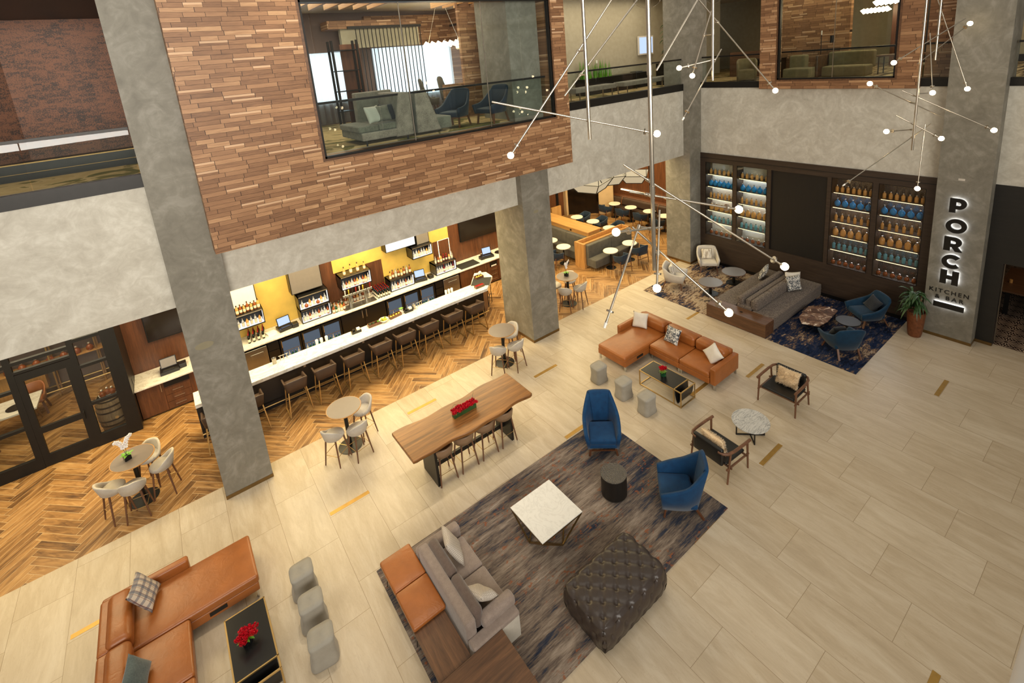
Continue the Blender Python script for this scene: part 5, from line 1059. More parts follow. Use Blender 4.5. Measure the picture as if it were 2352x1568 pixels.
def tray_box(l, loc, rz, w=.4, d=.16, what=None, grp=None):
    t = thing('wooden_tray', l, 'tray', loc, rz, grp); f = MB(); f.box((-w/2, -d/2, 0), (w/2, d/2, .012))
    for a, b in (((-w/2, -d/2, .012), (w/2, -d/2+.012, .08)), ((-w/2, d/2-.012, .012), (w/2, d/2, .08)), ((-w/2, -d/2+.012, .012), (-w/2+.012, d/2-.012, .08)), ((w/2-.012, -d/2+.012, .012), (w/2, d/2-.012, .08))): f.box(a, b)
    f.build('box', M['legwood'], t); return t
t = tray_box('long wooden planter with succulents on the bar left of the fruit bowl', (4.19, 13.78, 1.07), 0); q = random.Random(2)
def succ(t, xs):
    for x in xs:
        m = MB()
        for i in range(12): leaf(m, (x, 0, .04), i*2.4, .06, .012, .02, .07, 4)
        m.build('succulent', M['leaf' if x < 0 else 'leaf2'], t, sharp=0)
succ(t, (-.13, -.03, .12))
def citrus(l, loc, mat, grp): return small('citrus_fruit', l, 'fruit', MB().ball((0, 0, 0), .036, 10, (1, 1, .95)), mat, loc, 0, grp)
t = tray_box('wooden tray of citrus fruit on the bar right of the fruit bowl', (4.86, 13.81, 1.07), 8)
for i, dx in enumerate((-.14, -.05, .05, .14)): citrus('yellow citrus fruit in the wooden tray beside the fruit bowl', (4.86+dx, 13.81+.14*dx, 1.12), 'lemon', 'citrus fruit in the wooden tray')
small('fruit_bowl', 'white bowl heaped with lemons in the middle of the bar counter', 'bowl', MB().lathe([(.01, 0), (.06, 0), (.12, .05), (.145, .09), (.135, .09), (.1, .045), (.01, .02)], 28), 'ceramic', (4.48, 13.76, 1.07))
for i in range(11): a = i*2.4; r = .02+.085*((i % 6)/6); citrus('lemon heaped in the white bowl on the bar', (4.48+r*math.cos(a), 13.76+r*math.sin(a), 1.13+(.05 if i > 6 else 0)), 'lemon' if i % 4 else 'lime', 'citrus in the white bowl')
m = MB()
for i in range(14): leaf(m, (0, 0, .12), i*2.4, .1, .02, .05, .1, 4)
t = thing('potted_herb', 'small green herb in a white pot beside the citrus tray', 'plant', (5.1, 13.86, 1.07)); m.build('foliage', M['leaf2'], t, sharp=0); MB().lathe([(.01, 0), (.045, 0), (.055, .12), (.01, .12)], 16).build('pot', M['ceramic'], t)
for x, y, l in ((3.62, 13.76, 'black napkin caddy on the bar left of the planters'), (5.3, 13.79, 'black napkin caddy on the bar right of the citrus tray'), (.55, 13.8, 'black napkin caddy at the left end of the bar beside the pillar')):
    t = thing('napkin_caddy', l, 'caddy', (x, y, 1.07)); bx((-.14, -.06, 0), (.14, .06, .07)).build('box', M['blackm'], t); bx((.02, -.045, .02), (.11, .045, .13)).build('napkins', M['paper'], t); bx((-.1, -.01, .02), (-.03, .01, .14)).build('straws', M['blackm'], t)
for x, y, l in ((1.39, 13.82, 'steel shaker jar on the bar nearest the left pillar'), (5.51, 13.83, 'steel shaker jar on the bar right of the citrus tray')):
    small('shaker_jar', l, 'jar', MB().lathe([(.01, 0), (.05, 0), (.06, .16), (.055, .16), (.01, .02)], 18), 'steel', (x, y, 1.07))
for x, y, l in ((1.55, 13.88, 'small chrome bar tap nearest the left shaker jar'), (1.63, 13.88, 'small chrome bar tap, middle one near the left shaker jar'), (1.72, 13.88, 'small chrome bar tap right of the left shaker jar'), (5.66, 13.9, 'small chrome tap right of the second shaker jar'), (5.74, 13.9, 'small chrome tap second from the right shaker jar'), (5.82, 13.93, 'small chrome tap farthest from the right shaker jar')):
    small('bar_tap', l, 'tap', MB().rod((0, 0, 0), (0, 0, .12), .012).rod((-.04, 0, .12), (.04, 0, .12), .01), 'steel', (x, y, 1.07))
for x, y, l in ((2.55, 13.97, 'stack of paper cups leaning behind the bar, left of three'), (2.68, 13.97, 'stack of paper cups behind the bar, middle of three'), (2.82, 13.97, 'stack of paper cups behind the bar, right of three'), (6.75, 13.97, 'stack of white cups at the far part of the bar, left of three'), (6.86, 13.97, 'stack of white cups at the far part of the bar, middle of three'), (6.97, 13.97, 'stack of white cups at the far part of the bar, right of three')):
    small('cup_stack', l, 'cups', MB().lathe([(.01, 0), (.03, 0), (.042, .22), (.035, .24), (.01, .245)], 14), 'paper', (x, y, .965))
t = tray_box('wooden box of lemons at the chamfered end of the bar', (8.2, 14.22, 1.07), 0, .3, .2)
for dx in (-.09, 0, .09): citrus('lemon in the wooden box at the end of the bar', (8.2+dx, 14.2, 1.13), 'lemon', 'lemons in the end box')
small('paper_roll', 'white paper roll lying on the box at the end of the bar', 'roll', MB().rod((-.06, 0, .05), (.06, 0, .05), .05), 'paper', (8.3, 14.3, 1.15), 30)
t = tray_box('wooden condiment tray on the black mat at the end of the bar', (7.82, 13.58, 1.07), 0, .34, .14)
bx((-.15, -.055, .03), (.15, .055, .07)).build('red_packets', M['redcap'], t)
# ================================================================== RESTAURANT
t = thing('booth_divider', 'golden oak divider with grey buttoned bench facing the camera', 'bench', (0, 0, 0))
f = MB(); f.box((12.83, 13.68, 0), (12.93, 14.24, 1.05)).box((12.93, 13.72, .9), (15.62, 13.78, 1.05)).box((12.93, 14.14, .9), (15.62, 14.22, 1.05)).box((15.56, 13.72, 0), (15.64, 14.22, 1.05)).box((12.93, 13.74, .0), (15.6, 14.2, .9)); f.build('oak_frame', M['oakz'], t, bevel=.006)
for x0, x1 in ((12.95, 14.27), (14.28, 15.56)): MB().rb((x0, 13.56, .44), (x1, 13.76, 1.0), .04).build('back_cushion', M['boothg'], t, sharp=0); MB().rb((x0, 13.18, .12), (x1, 13.72, .46), .035, .01).build('seat', M['boothg'], t, sharp=0)
m = MB()
for k in range(12): m.ball((13.06+.21*k, 13.556, .74), .012, 6)
m.build('buttons', M['charcoal'], t)
bx((14.4, 13.715, .93), (14.48, 13.722, .99)).build('power_socket', M['black'], t)
t = thing('booth_divider', 'long golden oak divider with wide flat top running back from the near bench', 'bench', (0, 0, 0))
bx((13.63, 14.24, 1.16), (14.42, 17.9, 1.2)).build('oak_top', M['oak'], t, bevel=.004); bx((13.68, 14.28, 0), (14.36, 17.86, 1.16)).build('oak_frame', M['oak'], t)
bx((13.674, 15.3, 1.02), (13.68, 15.4, 1.09)).build('power_socket', M['black'], t); bx((14.9, 18.0, .0), (15.5, 18.1, 1.2)).build('end_panel', M['oakz'], t)
for y0, y1 in ((14.3, 15.45), (15.46, 16.65), (16.66, 17.85)):
    MB().rb((13.46, y0, .44), (13.68, y1, 1.0), .04).build('back_cushion', M['boothg'], t, sharp=0); MB().rb((13.06, y0, .12), (13.6, y1, .46), .035, .01).build('seat', M['boothg'], t, sharp=0)
    MB().rb((14.36, y0, .44), (14.56, y1, 1.0), .04).build('back_cushion', M['boothg'], t, sharp=0); MB().rb((14.44, y0, .12), (14.95, y1, .46), .035, .01).build('seat', M['boothg'], t, sharp=0)
t = thing('wall_banquette', 'dark leather banquette along the far walnut wall under the light line', 'bench', (0, 0, 0))
bx((19.2, 12.5, 0), (19.58, 18.2, .9)).build('back_panel', M['walnutz'], t); MB().rb((19.05, 12.5, .5), (19.25, 18.1, .88), .06).build('bolster', M['brown'], t, sharp=0); MB().rb((18.75, 12.5, .1), (19.2, 18.1, .46), .04).build('seat', M['brown'], t, sharp=0)
for y in (14.9, 17.2): MB().tube([(19.2, y, .9), (19.1, y, .93), (19.0, y, .7), (19.02, y, .5)], .012, 6).build('strap', M['tan'], t)
def cafe():
    t = thing('cafe_table', None, None); MB().lathe([(.01, .71), (.29, .71), (.3, .73), (.29, .75), (.01, .75)], 36).build('table_top', M['cafe'], t)
    MB().rod((0, 0, .02), (0, 0, .71), .035, None, 12).build('pedestal', M['black'], t); MB().lathe([(.01, 0), (.2, 0), (.2, .012), (.04, .02), (.01, .02)], 24).build('base', M['black'], t); return t
P_cafe = Proto(cafe())
for x, y, l in ((12.69, 14.76, 'round white cafe table at the left bench, nearer one'), (12.82, 15.72, 'round white cafe table half hidden behind the second pillar'), (13.64, 13.02, 'round white cafe table at the near grey bench, left one'), (14.75, 13.0, 'round white cafe table at the near grey bench, right one'),
                (15.7, 17.12, 'round white cafe table farthest behind the oak divider'), (15.73, 16.06, 'round white cafe table in the middle behind the oak divider'), (15.57, 14.86, 'round white cafe table nearest behind the oak divider, partly hidden'),
                (18.43, 17.16, 'round white cafe table at the far left end of the wall banquette'), (18.44, 16.09, 'second round cafe table from the left along the wall banquette'), (18.5, 14.99, 'third round cafe table from the left along the wall banquette'), (18.37, 14.0, 'round cafe table of the wall banquette, cut by the corner column')):
    o = P_cafe.at((x, y, 0), 0, l, 'round white cafe tables'); o['category'] = 'table'
def dining_chair():
    t = thing('dining_chair', None, None); MB().rb((-.24, -.24, .38), (.24, .24, .46), .04, .015).build('seat', M['navy'], t, sharp=0)
    MB().wall(sym([(.25, -.2, .42, .28, -.22, .64), (.26, .02, .42, .29, .04, .68), (.22, .23, .42, .25, .27, .76), (.1, .26, .42, .12, .31, .79)]), .045, 3).build('backrest', M['navy'], t, sharp=0)
    four(lambda sx, sy: MB().rod((sx*.25, sy*.21, .5 if sy > 0 else .6), (sx*.27, sy*.25, 0), .018, .013, 8).build('leg', M['walnutz'], t))
    MB().bar((-.25, -.2, .36), (.25, -.2, .36), .025).build('front_rail', M['walnutz'], t); MB().bar((-.25, .2, .22), (.25, .2, .22), .02).build('rear_rail', M['walnutz'], t); return t
P_din = Proto(dining_chair())
for x, y, a, l in ((13.72, 12.5, 172, 'navy chair in front of the left cafe table at the near bench'), (14.8, 12.56, 172, 'navy chair in front of the right cafe table at the near bench'), (12.2, 14.7, 88, 'navy chair at the left bench, next to the second pillar'),
                   (18.0, 17.4, 90, 'navy chair at the farthest table of the wall banquette'), (18.05, 16.3, 92, 'second navy chair from the left along the wall banquette'), (18.08, 15.2, 90, 'third navy chair from the left along the wall banquette'), (17.9, 14.05, 90, 'navy chair at the wall banquette, cut by the corner column'),
                   (16.22, 17.2, -90, 'dark navy chair at the farthest table behind the oak divider'), (16.26, 16.1, -92, 'dark navy chair at the middle table behind the oak divider'), (16.2, 15.0, -90, 'dark navy chair behind the divider, nearest the camera')):
    o = P_din.at((x, y, 0), a, l, 'navy dining chairs'); o['category'] = 'chair'
def lantern(loc, w, d, h, l, rz):
    t = thing('pendant_lantern', l, 'lamp', loc, rz, 'framed pendant lanterns'); f = MB(); k = .62; B = [(-w/2*k, -d/2*k), (w/2*k, -d/2*k), (w/2*k, d/2*k), (-w/2*k, d/2*k)]; T = [(-w/2, -d/2), (w/2, -d/2), (w/2, d/2), (-w/2, d/2)]
    for i in range(4): j = (i+1) % 4; f.bar((*B[i], 0), (*B[j], 0), .025).bar((*T[i], h), (*T[j], h), .025).bar((*B[i], 0), (*T[i], h), .025).bar((*T[i], h), (*T[i], h+.35), .02)
    f.build('frame', M['black'], t); s = MB()
    for i in range(4): j = (i+1) % 4; s.add([(*[c*.97 for c in B[i]], .01), (*[c*.97 for c in B[j]], .01), (*[c*.97 for c in T[j]], h), (*[c*.97 for c in T[i]], h)], [(0, 1, 2, 3)])
    s.add([(*c, .012) for c in B], [(0, 1, 2, 3)]); s.build('shade', M['lamp'], t, sharp=10); MB().rod((0, 0, h), (0, 0, 4.42-loc[2]), .012).build('stem', M['black'], t); return t
lantern((13.75, 14.0, 3.05), 1.5, 1.3, .4, 'framed lit pendant lantern nearest the second pillar', 20); lantern((14.95, 14.2, 3.05), 1.2, 1.1, .38, 'framed lit pendant lantern, middle of the restaurant row', 60); lantern((16.6, 14.2, 2.78), 1.3, 1.1, .36, 'framed lit pendant lantern nearest the corner column', 35)
t = thing('cage_pendant', 'open black cage pendant between the lit lanterns', 'lamp', (15.9, 14.6, 3.0), 25); f = MB()
for a in range(4):
    p = [(-.3, -.25), (.3, -.25), (.3, .25), (-.3, .25)]; f.bar((*p[a], 0), (*p[(a+1) % 4], 0), .02).bar((*p[a], .35), (*p[(a+1) % 4], .35), .02).bar((*p[a], 0), (*p[a], .35), .02)
f.build('frame', M['black'], t); MB().rod((0, 0, .35), (0, 0, 1.42), .01).build('stem', M['black'], t); MB().ball((0, 0, .2), .05).build('bulb', M['bulb'], t); MB().bar((-.3, 0, .35), (.3, 0, .35), .02).bar((0, 0, .2), (0, 0, .35), .012).build('crossbar', M['black'], t)
t = thing('wall_sconce', 'small lit globe wall lamp on the far walnut wall', 'lamp', (19.5, 14.6, 2.2)); MB().ball((0, 0, 0), .08).build('globe', M['lamp'], t); MB().rod((0, 0, 0), (.1, 0, 0), .02).build('arm', M['brass'], t)
# ================================================================== FLOWERS
def rose_mb():
    m = MB(); 
    for ring, (r, n, z, tl) in enumerate(((.012, 3, .012, .3), (.022, 5, .006, .5), (.034, 6, 0, .9))):
        for k in range(n):
            a = 2*PI*k/n+ring*.6; c, s = math.cos(a), math.sin(a)
            m.grid(lambda u, v: ((r+.014*v*tl)*c*(1+.2*v)-(u-.5)*.04*s, (r+.014*v*tl)*s*(1+.2*v)+(u-.5)*.04*c, z+.04*v-.012*(2*u-1)**2), 3, 3)
    m.ball((0, 0, .012), .022, 8); return m
ROSE = Proto(rose_mb().build('rose', M['rose'], None, sharp=0))
def roses(par, pts):
    for p in pts:
        o = ROSE.at(p, random.uniform(0, 360)); o.parent = par; o.rotation_euler[0] = random.uniform(-.4, .4); o.rotation_euler[1] = random.uniform(-.4, .4)
        if 'label' in o: del o['label']
def twigs(t, pts):
    m = MB()
    for p in pts: m.tube(p, .003, 5)
    m.build('twig', M['leaf'], t, sharp=0)
q = random.Random(4)
t = thing('rose_arrangement', 'long low vase of red roses in the middle of the live-edge table', 'flowers', (4.24, 8.62, 1.06))
bx((-.28, -.055, 0), (.28, .055, .1)).build('vase', M['leaf'], t, bevel=.006)
roses(t, [(-.26+.058*i+q.uniform(-.01, .01), (j-.5)*.085+q.uniform(-.012, .012), .115+q.uniform(0, .03)) for i in range(10) for j in (0, 1)])
m = MB()
for i in range(34): leaf(m, (q.uniform(-.27, .27), q.uniform(-.05, .05), .09), q.uniform(0, 6.3), .08, .018, .03, .03, 4)
m.build('foliage', M['leaf2'], t, sharp=0); twigs(t, [[(-.27, 0, .1), (-.28, .03, .22), (-.2, .05, .27), (-.12, .04, .2)], [(.25, 0, .1), (.27, .05, .25), (.3, .06, .32)]])
for x, y, l, n in ((-.4, 7.3, 'bowl of red roses on the black table at the bottom left', 9), (9.05, 7.03, 'small vase of red roses on the black table by the middle sofa', 7)):
    t = thing('rose_arrangement', l, 'flowers', (x, y, .424)); MB().lathe([(.01, 0), (.07, 0), (.075, .1), (.065, .1), (.01, .02)], 20).build('vase', M['glassdark' if n == 9 else 'greeng'], t)
    R_ = .12 if n == 9 else .07
    roses(t, [(R_*(1.25 if n == 9 else 1)*math.cos(i*2.4)*math.sqrt(i/n), R_*math.sin(i*2.4)*math.sqrt(i/n), .15-.03*(i/n)+(.05 if n == 7 else 0)) for i in range(n)])
    m = MB()
    for i in range(22): leaf(m, (.02*math.cos(i), .02*math.sin(i), .1), i*2.4, q.uniform(.1, .17 if n == 9 else .12), .022, .05, .05, 5)
    m.build('foliage', M['leaf2'], t, sharp=0); twigs(t, [[(-.08, 0, .1), (-.15, .03, .14), (-.12, .06, .2), (-.04, .05, .17)], [(.08, .02, .1), (.17, .06, .18), (.18, .0, .24), (.1, -.02, .18)]])
def orchid(l, x, y, s=1.):
    t = thing('potted_orchid', l, 'plant', (x, y, 1.043), 20); bx((-.06, -.06, 0), (.06, .06, .11)).build('pot', M['glassdark'], t, bevel=.004)
    m = MB()
    for i in range(6): leaf(m, (0, 0, .1), i*1.05, q.uniform(.13, .2), .035, .08, .1, 6)
    m.build('leaf', M['leaf2'], t, sharp=0)
    for sgn in (-1, 1):
        pts = [(0, 0, .1), (sgn*.02, .01, .26), (sgn*.04, .02, .4), (sgn*.1, .0, .5), (sgn*.17, -.02, .53)]; MB().tube(pts, .004, 6).build('stem', M['leaf'], t)
        for k in range(5):
            a, b = Vector(pts[1+k//2]), Vector(pts[2+k//2]); p = a.lerp(b, .4+.5*(k % 2)); f = MB()
            for j in range(5):
                th = 2*PI*j/5+k; f.ball((p.x+.026*math.cos(th), p.y-.02-.006*j, p.z+.026*math.sin(th)), .024, 8, (1, .3, 1))
            f.build('flower', M['petal'], t, sharp=0)
orchid('white orchid in a black cube pot on the left bar table', -1.79, 12.31); orchid('white orchid in a black cube pot on the bar table by the restaurant', 10.45, 12.1)
# ================================================================== TASTING ROOM
t = thing('wooden_barrel', 'weathered oak barrel behind the glass beside the door', 'barrel', (-2.28, 15.8, 0))
MB().lathe([(.01, 0), (.27, 0), (.31, .2), (.335, .46), (.31, .72), (.27, .92), (.25, .92), (.25, .89), (.01, .89)], 32).build('staves', M['barrel'], t)
for z, r in ((.05, .283), (.2, .315), (.34, .33), (.58, .33), (.72, .315), (.87, .284)): MB().lathe([(r, z-.02), (r+.003, z-.02), (r+.003, z+.02), (r, z+.02)], 32).build('hoop', M['black'], t)
tag(MB().rod((-2.2, 15.465, .4), (-2.2, 15.47, .4), .04).build('barrel_bung', M['oak']), 'small round cork on the front of the barrel by the door', 'bung')
small('serving_board', 'white marble board with bottles on top of the barrel', 'board', bx((-.18, -.15, 0), (.18, .15, .02)), 'marble2', (-2.28, 15.8, .92), 15)
for dx, dy in ((-.1, -.04), (0, .02), (.1, -.02)): bot('decanter', -2.28+dx, 15.8+dy, .94, 'dark amber decanter on the board on top of the barrel', 'decanters on the barrel', 1.2)
t = thing('pipe_shelving', 'brass pipe shelving with bottles along the tasting room wall', 'shelf', (0, 18.75, 0))
for x in (-5.2, -3.7, -2.65): MB().rod((x, 0, 0), (x, 0, 3.0), .025).rod((x, .35, 0), (x, .35, 3.0), .025).build('upright', M['brass'], t)
for z in (1.08, 1.75, 2.45): bx((-5.6, -.05, z-.02), (-2.4, .38, z)).build('shelf', M['oak'], t)
MB().rod((-5.4, -.02, .2), (-2.4, -.02, .2), .02).rod((-5.4, .35, .2), (-2.4, .35, .2), .02).build('rail', M['brass'], t); bx((-5.4, .05, .35), (-3.9, .36, 1.06)).build('cupboard', M['oakz'], t)
for k, z in enumerate((1.08, 1.75, 2.45)):
    for i in range(8): bot('decanter', -4.9+.3*i, 18.85, z, 'dark bottle on the %s shelf of the tasting room' % ('lower', 'middle', 'upper')[k], 'bottles, %s tasting room shelf' % ('lower', 'middle', 'upper')[k], 1.5)
t = thing('tasting_table', 'white marble table with brass legs behind the glass front', 'table', (-5.1, 17.4, 0)); bx((-1.25, -.48, .7), (1.25, .48, .75)).build('marble_top', M['marble'], t, bevel=.004)
for x in (-1.1, 1.1): MB().bar((x, -.4, .0), (x, 0, .7), .03).bar((x, .4, 0), (x, 0, .7), .03).build('leg', M['brass'], t)
small('round_tray', 'round black tray on the marble table behind the glass', 'tray', MB().lathe([(.01, 0), (.19, 0), (.2, .015), (.01, .015)], 28), 'blackm', (-4.3, 17.3, .75)); small('round_tray', 'second round black tray on the tasting room table, farther left', 'tray', MB().lathe([(.01, 0), (.19, 0), (.2, .015), (.01, .015)], 28), 'blackm', (-5.3, 17.2, .75))
P_sh = Proto(arm_chair('shell_chair', 'tan', sym([(.22, -.18, .42, .26, -.2, .58), (.24, .06, .42, .27, .1, .74), (.14, .22, .42, .16, .28, .84)]), ((-.22, -.22, .38), (.22, .2, .46)), [((sx*.16, sy*.14, .4), (sx*.22, sy*.22, 0)) for sx in (-1, 1) for sy in (-1, 1)], .04))
for x, y, a, l in ((-4.1, 18.1, 0, 'tan shell chair behind the marble table, seen through the door'), (-4.9, 16.5, 180, 'tan shell chair in front of the marble table behind the glass')):
    o = P_sh.at((x, y, 0), a, l, 'tan shell chairs in the tasting room'); o['category'] = 'chair'
t = thing('dining_table', 'dark wooden dining table in the dim room beyond the doorway', 'table', (19.8, 1.7, 0)); bx((-1.0, -1.6, .7), (1.0, 1.0, .75)).build('table_top', M['walnut'], t)
for x in (-.9, .9): bx((x-.05, -1.4, 0), (x+.05, -1.3, .7)).build('leg', M['black'], t); bx((x-.05, .7, 0), (x+.05, .8, .7)).build('leg', M['black'], t)
small('dinner_plate', 'white napkin and plate on the dark dining table', 'plate', MB().lathe([(.01, 0), (.1, 0), (.14, .015), (.01, .008)], 20), 'ceramic', (19.3, 1.9, .75)); small('salt_jar', 'small glass jar on the dark dining table', 'jar', MB().lathe([(.01, 0), (.04, 0), (.04, .1), (.01, .1)], 14), 'amber', (19.5, 2.5, .75))
o = P_din.at((18.5, 1.2, 0), 90, 'black dining chair at the table beyond the doorway', 'navy dining chairs'); o['category'] = 'chair'; del o['group']
# ================================================================== UPPER LOUNGE
t = thing('booth_settee', 'high-backed grey booth settee seen from the side in the lounge window', 'settee', (0, 0, Z2)); F = [(3.85, 10.98), (5.9, 12.2)]
def slab(n, poly, z0, z1, mat, bev=.03): MB().prism(poly, z0, z1).build(n, M[mat], t, bevel=bev, segs=3)
slab('base', [(3.75, 10.95), (4.95, 10.95), (4.95, 12.4), (3.75, 12.4)], .12, .3, 'booth2'); slab('seat_cushion', [(3.72, 11.05), (4.2, 11.05), (4.2, 12.4), (3.72, 12.4)], .3, .44, 'booth2'); slab('seat_cushion', [(4.21, 11.05), (4.7, 11.05), (4.7, 12.4), (4.21, 12.4)], .3, .44, 'booth2')
m = MB()
for y0, y1 in ((10.93, 11.06),): m.add([(4.55, y0, .1), (5.0, y0, .1), (5.0, y0, 1.1), (4.72, y0, 1.1), (4.55, y1, .1), (5.0, y1, .1), (5.0, y1, 1.1), (4.72, y1, 1.1)], [(0, 1, 2, 3), (4, 7, 6, 5), (0, 4, 5, 1), (1, 5, 6, 2), (2, 6, 7, 3), (3, 7, 4, 0)])
m.build('side_panel', M['booth2'], t, bevel=.03); slab('backrest', [(4.15, 12.2), (5.1, 12.2), (5.1, 12.45), (4.15, 12.45)], .1, 1.15, 'booth2'); slab('backrest', [(4.72, 11.0), (5.0, 11.0), (5.0, 12.3), (4.72, 12.3)], .4, 1.1, 'booth2')
for x in (3.85, 4.85): MB().rod((x, 11.0, 0), (x, 11.0, .12), .02).build('leg', M['black'], t)
t = thing('booth_settee', 'second grey booth settee, back to back on the right in the lounge window', 'settee', (0, 0, Z2))
m = MB(); m.add([(5.1, 10.95, .1), (5.75, 10.95, .1), (5.45, 10.95, 1.1), (5.15, 10.95, 1.1), (5.1, 11.1, .1), (5.75, 11.1, .1), (5.45, 11.1, 1.1), (5.15, 11.1, 1.1)], [(0, 1, 2, 3), (4, 7, 6, 5), (0, 4, 5, 1), (1, 5, 6, 2), (2, 6, 7, 3), (3, 7, 4, 0)]); m.build('side_panel', M['booth2'], t, bevel=.03)
slab('base', [(5.4, 11.05), (6.1, 11.05), (6.1, 12.4), (5.4, 12.4)], .1, .4, 'booth2'); slab('backrest', [(5.15, 11.1), (5.45, 11.1), (5.45, 12.4), (5.15, 12.4)], .1, 1.05, 'booth2')
pillow('cream cushion on the grey booth settee in the window', (4.2, 11.3, Z2+.66), (68, 0, 20), .42, 'cream'); pillow('grey cushion on the grey booth settee in the window', (4.45, 11.35, Z2+.66), (70, 0, 10), .4, 'booth2'); pillow('charcoal cushion on the grey booth settee in the window', (4.62, 11.4, Z2+.66), (70, 0, -10), .42, 'charcoal'); pillow('charcoal cushion on the second booth settee', (5.6, 11.5, Z2+.62), (72, 0, 80), .4, 'charcoal')
P_uf = Proto(arm_chair('lounge_armchair', 'navy', sym([(.33, -.36, .28, .38, -.4, .52), (.34, -.05, .28, .4, 0, .58), (.3, .2, .28, .34, .32, .84), (.18, .3, .28, .22, .44, .98)]), ((-.29, -.36, .28), (.29, .28, .42)), [((sx*.27, -.26, .3), (sx*.29, -.31, 0)) for sx in (-1, 1)]+[((sx*.25, .24, .3), (sx*.28, .32, 0)) for sx in (-1, 1)]))
for x, y, a, l in ((6.6, 11.75, -60, 'dark blue armchair in the lounge window, left of the pair'), (7.52, 11.3, -75, 'dark blue armchair in the lounge window, right of the pair')):
    o = P_uf.at((x, y, Z2), a, l, 'dark blue armchairs in the lounge'); o['category'] = 'armchair'
P_ch = Proto(arm_chair('high_back_chair', 'boothg', sym([(.22, -.2, .4, .26, -.22, .62), (.22, .06, .4, .25, .1, .66), (.12, .22, .4, .16, .32, 1.2)]), ((-.22, -.22, .38), (.22, .2, .47)), [((sx*.16, sy*.14, .4), (sx*.2, sy*.2, 0)) for sx in (-1, 1) for sy in (-1, 1)]))
for x, y, a, l in ((8.4, 15.2, 30, 'high-backed chair by the curtained window, second from left'), (8.9, 14.9, -70, 'high-backed chair by the curtained window, second from right'), (9.3, 15.6, -60, 'high-backed chair by the curtained window, rightmost'), (7.6, 15.0, 80, 'high-backed chair by the curtained window, leftmost of four')):
    o = P_ch.at((x, y, Z2), a, l, 'high-backed chairs in the lounge'); o['category'] = 'chair'
t = thing('lounge_cabinet', 'low brown cabinet behind the settees in the lounge', 'cabinet', (5.2, 15.4, Z2)); bx((0, 0, 0), (2.4, .5, .85)).build('body', M['walnutz'], t); bx((1.4, -.01, .3), (2.1, .0, .75)).build('niche', M['black'], t)
t = thing('slat_screen', 'tall screen of thin dark rods in front of the lounge curtains', 'screen', (0, 0, Z2)); MB().bar((5.5, 15.9, 3.0), (8.0, 15.9, 3.0), .08).build('top_bar', M['bronze'], t)
for i in range(18): MB().bar((5.75+.13*i, 15.9, 0), (5.75+.13*i, 15.9, 3.0), .022).build('rod', M['bronze'], t)
t = thing('open_shelf', 'dark open shelving unit left of the rod screen in the lounge', 'shelf', (4.75, 15.3, Z2))
for x in (0, .75): MB().bar((x, 0, 0), (x, 0, 2.6), .06).bar((x, .35, 0), (x, .35, 2.6), .06).build('upright', M['bronze'], t)
for z in (.5, 1.1, 1.7, 2.3): bx((-.02, -.02, z), (.78, .38, z+.03)).build('shelf', M['bronze'], t)
bx((.35, .38, 0), (.95, .42, 2.5)).build('back_panel', M['walnutz'], t)
def curtain(l, x0, x1, y, z0, z1):
    m = MB(); n = int((x1-x0)/.03); m.grid(lambda u, v: (x0+(x1-x0)*u, y+.04*math.sin(u*(x1-x0)*30)+.02*math.sin(u*(x1-x0)*71), z0+(z1-z0)*v), n, 1); o = m.build('sheer_curtain', M['sheer'], None, sharp=0); tag(o, l, 'curtain', 'sheer curtains')
curtain('sheer white curtain at the left window of the lounge', 4.3, 5.75, 17.1, Z2+.05, 9.2); curtain('wide sheer white curtain at the bright lounge window', 6.6, 11.5, 17.08, Z2+.05, 9.25)
def pendant(l, loc, top, nx, rz=0):
    t = thing('crystal_pendant', l, 'lamp', loc, rz)
    for i in range(7): a = (i-3)*.19; m = MB().add([(a-.13, -.07, -.03), (a+.13, -.07, .03), (a+.1, .08, .05), (a-.1, .08, -.04), (a, 0, .12), (a+.02, 0, -.1)], [(0, 1, 4), (1, 2, 4), (2, 3, 4), (3, 0, 4), (1, 0, 5), (2, 1, 5), (3, 2, 5), (0, 3, 5)]); m.build('shade', M['bulb'], t, sharp=5)
    bx((-.15, -.15, top-.05), (.15, .15, top)).build('canopy', M['nickel'], t); MB().rod((-.5, 0, .05), (-.08, 0, top), .005, None, 6).rod((.5, 0, .05), (.08, 0, top), .005, None, 6).build('cable', M['nickel'], t)
pendant('glowing crystal bar pendant in the lounge window', (8.0, 14.4, 9.12), 1.33, 7, -20); pendant('glowing crystal bar pendant in the gallery window', (20.5, 6.4, 9.25), 1.2, 7, 60); pendant('farther glowing crystal pendant reflected deep in the gallery suite', (24.0, 8.0, 9.1), 1.35, 7, 60)
t = thing('globe_pendant', 'cluster of white globes beside the lounge pendant', 'lamp', (8.75, 14.6, 8.9))
for p, r in (((0, 0, .35), .12), ((.12, .1, .1), .1), ((.22, -.1, -.1), .1), ((-.12, 0, .12), .1)): MB().ball(p, r, 14).build('globe', M['ceramic'], t)
MB().rod((0, 0, .4), (0, 0, 1.55), .008).rod((.12, .1, .2), (.05, 0, 1.55), .005).rod((.22, -.1, 0), (.05, 0, 1.5), .005).build('stem', M['nickel'], t)
for x, z in ((3.6, 10.3), (4.0, 10.3), (4.4, 10.3), (4.8, 10.3), (5.2, 10.3), (5.6, 10.3), (7.6, 10.3), (8.0, 10.3), (8.4, 10.3), (8.8, 10.3)):
    tag(bx((x-.04, 11.9, z-.12), (x+.04, 14.2, z+.1)).build('ceiling_batten', M['oak']), 'thin timber batten hanging under the white lounge ceiling', 'batten', 'timber ceiling battens')
